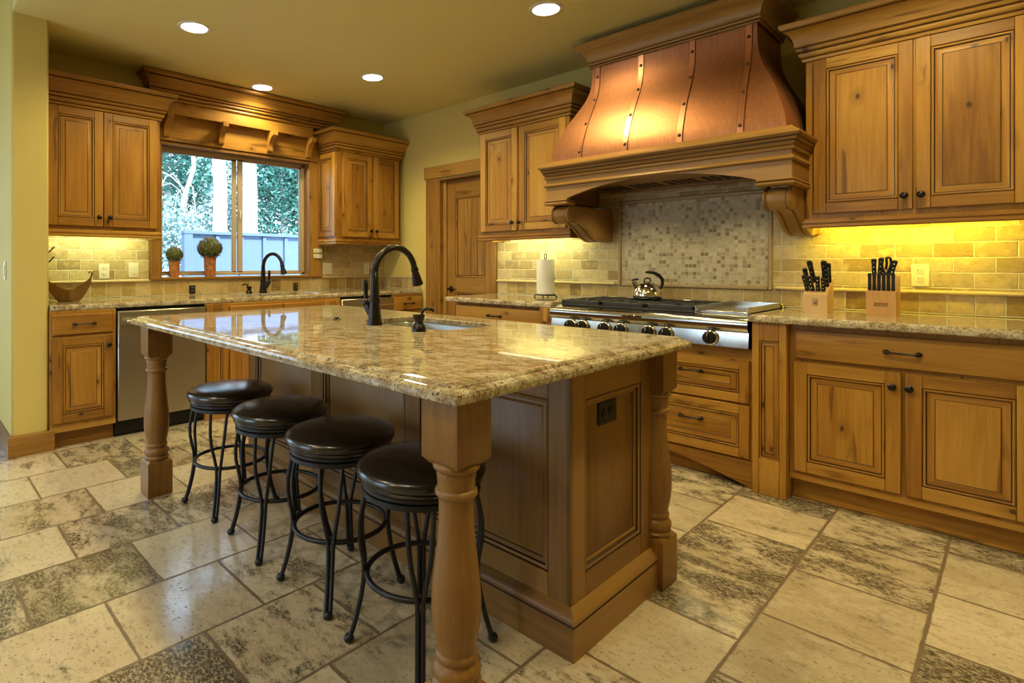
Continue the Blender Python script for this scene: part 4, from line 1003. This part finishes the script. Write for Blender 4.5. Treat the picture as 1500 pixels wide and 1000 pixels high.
# ------------------------------------------------------------------ faucets and sink fittings
def arcpts(c, r, a0, a1, n): return [(c[0] + r * math.cos(a0 + (a1 - a0) * i / n), 0, c[1] + r * math.sin(a0 + (a1 - a0) * i / n)) for i in range(n + 1)]
def faucet(label, loc, rz, sc=1.0):
    t = thing('faucet', label, 'faucet', loc, rz, 'kitchen faucets'); t.scale = (sc, sc, sc)
    mb = MB(M['bronze']); mb.lathe([(.001, 0), (.034, 0), (.034, .006), (.031, .020), (.0265, .050), (.0235, .085), (.0225, .10), (.001, .10)], n=28, cap=False); mb.build('base', t)
    mb = MB(M['bronze']); rad = .118
    pts = [(0, 0, .095), (0, 0, .13), (0, 0, .17), (0, 0, .225)] + arcpts((rad, .225), rad, PI, PI * .06, 16)
    mb.tube(pts, [.021, .0205, .0195, .0165] + [.0160 - .002 * i / 16 for i in range(17)], 16)
    for z, r in ((.103, .0245), (.112, .0245), (.124, .0235)): mb.lathe([(.018, z - .004), (r, z - .003), (r + .001, z), (r, z + .003), (.018, z + .004)], n=24, cap=False)
    mb.build('gooseneck', t)
    e = Vector(pts[-1]); dr = (e - Vector(pts[-2])).normalized()
    mb = MB(M['bronze']); q = [e + dr * s for s in (-.004, .004, .010, .016, .030, .060, .078, .082)]
    mb.tube([p[:] for p in q], [.016, .0185, .0185, .016, .0185, .0235, .0265, .022], 20); mb.build('spray_head', t)
    mb = MB(M['bronze']); mb.tube([(0, .015, .035), (0, .045, .065), (0, .058, .088)], [.017, .0165, .018], 14); mb.ball((0, .060, .094), .0215, 14, 10)
    mb.tube([(0, .060, .10), (0, .064, .125), (0, .068, .165), (0, .069, .190), (0, .069, .200)], [.009, .009, .0125, .012, .005], 12); mb.build('lever_handle', t)
    return t
faucet('dark bronze gooseneck faucet at the island prep sink', (1.520, 1.960, .9035), 0)
faucet('dark bronze gooseneck faucet at the sink below the window', (2.37, 4.675, TOP - .0005), -PI / 2 + .25, 1.02)
def soap(label, loc, rz, s=1):
    t = thing('soap_dispenser', label, 'soap dispenser', loc, rz, 'sink soap dispensers'); t.scale = (s, s, s)
    mb = MB(M['bronze']); mb.lathe([(.001, 0), (.031, 0), (.030, .010), (.024, .026), (.018, .034), (.0175, .042), (.024, .056), (.026, .066), (.026, .070), (.001, .072)], n=24, cap=False); mb.build('body', t)
    mb = MB(M['bronze']); mb.tube([(.012, 0, .070), (.018, 0, .086), (.034, 0, .094), (.056, 0, .090), (.066, 0, .082)], [.006, .007, .0075, .0075, .006], 10); mb.build('nozzle', t); return t
soap('dark bronze soap dispenser beside the island prep sink', (1.505, 1.655, .9035), -.4, .95)
soap('dark bronze soap pump left of the window sink faucet', (2.24, 4.68, TOP - .0005), 2.6, .9)
mb = MB(M['bronze']); mb.lathe([(.001, 0), (.021, 0), (.021, .004), (.016, .006), (.011, .0065), (.011, .012), (.009, .014), (.001, .014)], (1.526, 2.262, .9038), 24, cap=False); tag(mb.build('disposal_button'), 'small bronze air-switch button on the island top left of the faucet', 'button')

# ------------------------------------------------------------------ window wall accessories
BW = thing('decorative_bowl', 'boat-shaped bronze bowl with curled tips on the left window counter', 'bowl', (.860, 4.55, TOP))
mb = MB(M['bowl']); n = 15
def hull(k, out=0):
    q = -1 + 2 * k / (n - 1); xx = .138 * q; half = (.075 - .0) * max(.03, (1 - abs(q) ** 2.2)); top = .085 + .085 * abs(q) ** 2.2; bot = 0.002 if abs(q) < .42 else .002 + .125 * ((abs(q) - .42) / .58) ** 1.4
    return xx, half, top, bot
outer, inner = [], []
for k in range(n):
    xx, hf, tp, bt = hull(k)
    outer.append([(xx, -hf, tp), (xx, -hf * .72, bt + (tp - bt) * .45), (xx, -hf * .40, bt), (xx, hf * .40, bt), (xx, hf * .72, bt + (tp - bt) * .45), (xx, hf, tp)])
    g_ = .88; inner.append([(xx * .985, hf * g_, tp - .002), (xx * .985, hf * .62, bt + .006 + (tp - bt) * .45), (xx * .985, hf * .33, bt + .006), (xx * .985, -hf * .33, bt + .006), (xx * .985, -hf * .62, bt + .006 + (tp - bt) * .45), (xx * .985, -hf * g_, tp - .002)])
mb.bridge([a + b_ for a, b_ in zip(outer, inner)], True, True, True); mb.build('hull', BW)
for s in (-1, 1):
    mb = MB(M['bowl']); mb.tube([(s * .132, 0, .160), (s * .140, 0, .178), (s * .143, 0, .195), (s * .136, 0, .206), (s * .126, 0, .203), (s * .126, 0, .193)], [.006, .006, .006, .006, .007, .008], 8); mb.build('curled_tip', BW)
HK = thing('wall_hook', 'black scrolled iron hooks on the tiles beside the stub wall', 'hook', (.762, YW - .012, 1.22))
mb = MB(M['iron']); mb.box(-.028, -.012, -.008, -.0005, -.05, .09, .002); mb.build('back_plate', HK)
for z, L in ((.045, .055), (-.025, .048)):
    mb = MB(M['iron']); mb.tube([(-.02, -.006, z - .018), (-.002, -.030, z - .020), (.022, -.045, z - .008), (.038, -.050, z + .014), (.046, -.050, z + .026), (.052, -.050, z + .024)], [.006, .0055, .005, .005, .006, .008], 8); mb.build('hook_arm', HK)
def topiary(label, x, y, zb, rp, hp, rb, zc, seed):
    rr = random.Random(seed)
    t = thing('artichoke_topiary', label, 'plant', (x, y, zb), 0, 'potted artichoke balls')
    mb = MB(M['terra']); mb.lathe([(.001, 0), (rp * .80, 0), (rp * .82, .004), (rp * .98, hp * .92), (rp * 1.06, hp * .94), (rp * 1.08, hp), (rp * .95, hp), (rp * .9, hp - .012), (.001, hp - .012)], n=28, cap=False); mb.build('pot', t)
    mb = MB(M['arti']); mb.ball((0, 0, zc), rb * .80, 20, 14, 1, 1, .92)
    for j in range(9):
        th = math.radians(16 + j * 17); nn = max(4, int(13 * math.sin(th)))
        for i in range(nn):
            ph = 2 * PI * (i + .5 * (j % 2)) / nn + rr.uniform(-.1, .1)
            c = Vector((math.sin(th) * math.cos(ph), math.sin(th) * math.sin(ph), math.cos(th) * .92)); tu = Vector((math.cos(th) * math.cos(ph), math.cos(th) * math.sin(ph), -math.sin(th))); si = c.cross(tu).normalized()
            p = Vector((0, 0, zc)) + c * rb * .80; w_ = rb * .30; L = rb * .50
            a = [p + tu * L * .5, p + c * rb * .06 - si * w_ * .55, p + c * rb * .20 - tu * L * .35 - si * w_ * .35, p + c * rb * .28 - tu * L * .75, p + c * rb * .20 - tu * L * .35 + si * w_ * .35, p + c * rb * .06 + si * w_ * .55]
            ids = [mb.v(*q) for q in a]; m_ = mb.v(*(p + c * rb * .23)); 
            for e in range(6): mb.f(ids[e], ids[(e + 1) % 6], m_)
    mb.build('artichoke_ball', t)
    mb = MB(M['leafA'])
    for k in range(9):
        a = 2 * PI * k / 9; L = rp * rr.uniform(.7, 1.3); b0 = Vector((rp * .9 * math.cos(a), rp * .9 * math.sin(a), hp)); d_ = Vector((math.cos(a), math.sin(a), rr.uniform(-.25, .2))); s_ = Vector((-math.sin(a), math.cos(a), 0)) * rp * .25
        ids = [mb.v(*(b0 - s_ * .5)), mb.v(*(b0 + d_ * L * .5 - s_ + Vector((0, 0, .008)))), mb.v(*(b0 + d_ * L)), mb.v(*(b0 + d_ * L * .5 + s_ + Vector((0, 0, .008)))), mb.v(*(b0 + s_ * .5))]
        mb.f(*ids)
    mb.build('skirt_leaves', t)
topiary('small artichoke ball in a terracotta pot on the window sill, left one', 1.662, 4.835, 1.0645, .044, .135, .066, .185, 1)
topiary('larger artichoke ball in a terracotta pot on the sill, nearer window center', 1.957, 4.835, 1.0645, .052, .172, .098, .242, 2)
def plate(label, z):
    t = thing('wall_control', label, 'wall control', (3.012, YW - .0265, z), 0, 'wall controls')
    mb = MB(M['white']); mb.box(-.048, .048, -.016, -.0005, -.021, .021, .003); mb.build('case', t)
    mb = MB(M['sash']); mb.box(-.030, -.026, -.0175, -.0155, -.012, .012, .0005); mb.build('slider', t)
plate('upper of two small white controls on the right window casing', 1.303); plate('lower of two small white controls on the right window casing', 1.250)

# ------------------------------------------------------------------ recessed ceiling lamps, some of them added unseen
cl = ['recessed ceiling lamp above the island, left of the hood crown', 'recessed ceiling lamp nearest the left stub wall', 'recessed ceiling lamp nearest the far room corner', 'recessed ceiling lamp right in front of the window valance', 'added ceiling lamp over the stools, unseen, for more light', 'added unseen ceiling lamp near the camera, left, for more light', 'added unseen ceiling lamp near the camera, right, for more light']
RL = None
for (x, y), l in zip(CANS, cl):
    if RL is None:
        RL = thing('recessed_light', l, 'ceiling lamp', (x, y, CH), 0, 'recessed ceiling lamps')
        mb = MB(M['white']); mb.lathe([(.078, -.001), (.080, -.006), (.098, -.005), (.102, -.0005), (.078, -.0005)], n=40, cap=False); mb.build('trim_ring', RL)
        mb = MB(M['lens']); mb.lathe([(.001, -.0035), (.079, -.0035), (.079, -.001)], n=40, cap=False); mb.build('lens', RL)
    else: dup(RL, (x, y, CH), 0, l)
for (x, y), l in zip(ADDED_BACK, ('added unseen fill lamp in the higher ceiling behind the stools', 'added unseen fill lamp in the higher ceiling left of the camera', 'added unseen fill lamp in the higher ceiling farthest left')): dup(RL, (x, y, CH + .4205), 0, l)

# ------------------------------------------------------------------ outside the window
slabbox('ground', M['ground'], -14, 26, YW + .3, 30, -.5, -.12); bpy.data.objects['ground']['kind'] = 'structure'
FN = thing('garden_fence', 'board and batten fence outside the window, daylight blue put in its colour', 'fence', (2.56, 7.0, -.12))
mb = MB(M['fence']); mb.box(0, 4.2, 0, .03, 0, 1.66, .002); mb.build('board_panel', FN)
mb = MB(M['fence']); mb.box(-.06, 4.2, -.045, .06, 1.66, 1.70, .004); mb.build('cap_rail', FN)
mb = MB(M['fence']); mb.box(-.05, .05, -.04, .06, 0, 1.66, .004); mb.build('end_post', FN)
for k in range(12):
    x = .34 + .318 * k; mb = MB(M['fence']); mb.box(x, x + .05, -.022, -.0005, 0, 1.655, .003); mb.build('batten', FN)
def tree(label, x, y, h, r, crowns, leaf, nleaf, seed, branches=0, ls=.10):
    rr = random.Random(seed)
    t = thing('pine_tree', label, 'tree', (x, y, -.13), 0, 'trees outside the window')
    mb = MB(M['bark']); mb.tube([(rr.uniform(-.03, .03) * i, rr.uniform(-.02, .02) * i, h * i / 8) for i in range(9)], [r * (1 - .06 * i) for i in range(9)], 14); mb.build('trunk', t)
    if branches:
        mb = MB(M['bark'])
        for k in range(branches):
            a = rr.uniform(0, 2 * PI); z = rr.uniform(.35, .9) * h; L = rr.uniform(.8, 1.6); pts = []
            for i in range(6): q = i / 5; pts.append((r * .5 * math.cos(a) + L * q * math.cos(a), r * .5 * math.sin(a) + L * q * math.sin(a), z + L * (.35 * math.sin(PI * q) - .35 * q * q)))
            mb.tube(pts, [.011, .010, .008, .007, .005, .003], 6)
        mb.build('bare_branches', t)
    if crowns:
        mb = MB(leaf)
        for (cx_, cy_, cz_, ax, ay, az) in crowns:
            for _ in range(nleaf // len(crowns)):
                while True:
                    p = Vector((rr.uniform(-1, 1), rr.uniform(-1, 1), rr.uniform(-1, 1)))
                    if .25 < p.length < 1: break
                p = Vector((cx_ + p.x * ax, cy_ + p.y * ay, cz_ + p.z * az)); s = ls * rr.uniform(.5, 1.3)
                d = Vector((rr.gauss(0, 1), rr.gauss(0, 1), rr.gauss(0, .7))).normalized(); e = d.cross(Vector((rr.gauss(0, 1), rr.gauss(0, 1), rr.gauss(0, 1)))).normalized()
                mb.f(mb.v(*(p - d * s)), mb.v(*(p + e * s * .45)), mb.v(*(p + d * s)), mb.v(*(p - e * s * .45)))
        mb.build('foliage', t)
    return t
def ray(px, Y):
    k = (px - 632) / 823.0; return Y * (.689 + .7246 * k) / (.7246 - .689 * k)
tree('thick pale pine trunk beyond the fence, left window pane', ray(322, 12), 12, 8, .17, [(0, 0, 6.9, .42, .5, 1.0)], M['leafA'], 500, 1)
tree('thick pale pine trunk just right of the window center bar', ray(364, 12.6), 12.6, 8, .20, [(0, 0, 6.9, .45, .5, 1.0)], M['leafA'], 500, 2)
tree('slim pale tree with bare arching branches in the left window pane', ray(272, 10.8), 10.8, 5, .055, [(0, .3, 4.8, .5, .4, .5)], M['leafB'], 300, 3, branches=16)
tree('dense teal-green pine filling the right window pane', ray(412, 15), 15, 5.5, .10, [(0, 0, 2.6, 1.5, .8, 2.0), (.3, 0, 3.9, 1.2, .8, 1.3)], M['leafA'], 9000, 4, ls=.075)
tree('bushy green pine at the right edge of the window view', ray(452, 17.6), 17.6, 6, .12, [(0, 0, 2.6, 1.8, .9, 2.4), (-.3, 0, 4.6, 1.4, .9, 1.2)], M['leafA'], 7500, 5, ls=.085)
tree('leafy green pine between the two thick pale trunks', ray(345, 20), 20, 6, .10, [(0, 0, 3.2, 1.4, .8, 2.6)], M['leafA'], 4200, 6, ls=.085)
tree('green pine at the upper left of the window view', ray(252, 14), 14, 6, .10, [(0, 0, 3.7, .95, .8, 1.3)], M['leafA'], 4500, 7, ls=.07)
tree('pale low scrub tree left of the fence post', ray(248, 9.2), 9.2, 2.4, .04, [(0, 0, 1.4, .55, .5, 1.0)], M['leafB'], 2800, 8, ls=.045)
tree('pale scrubby tree behind the slim bare tree', ray(293, 17), 17, 4.4, .07, [(0, 0, 2.6, 1.3, .8, 2.0)], M['leafB'], 5000, 9, ls=.07)
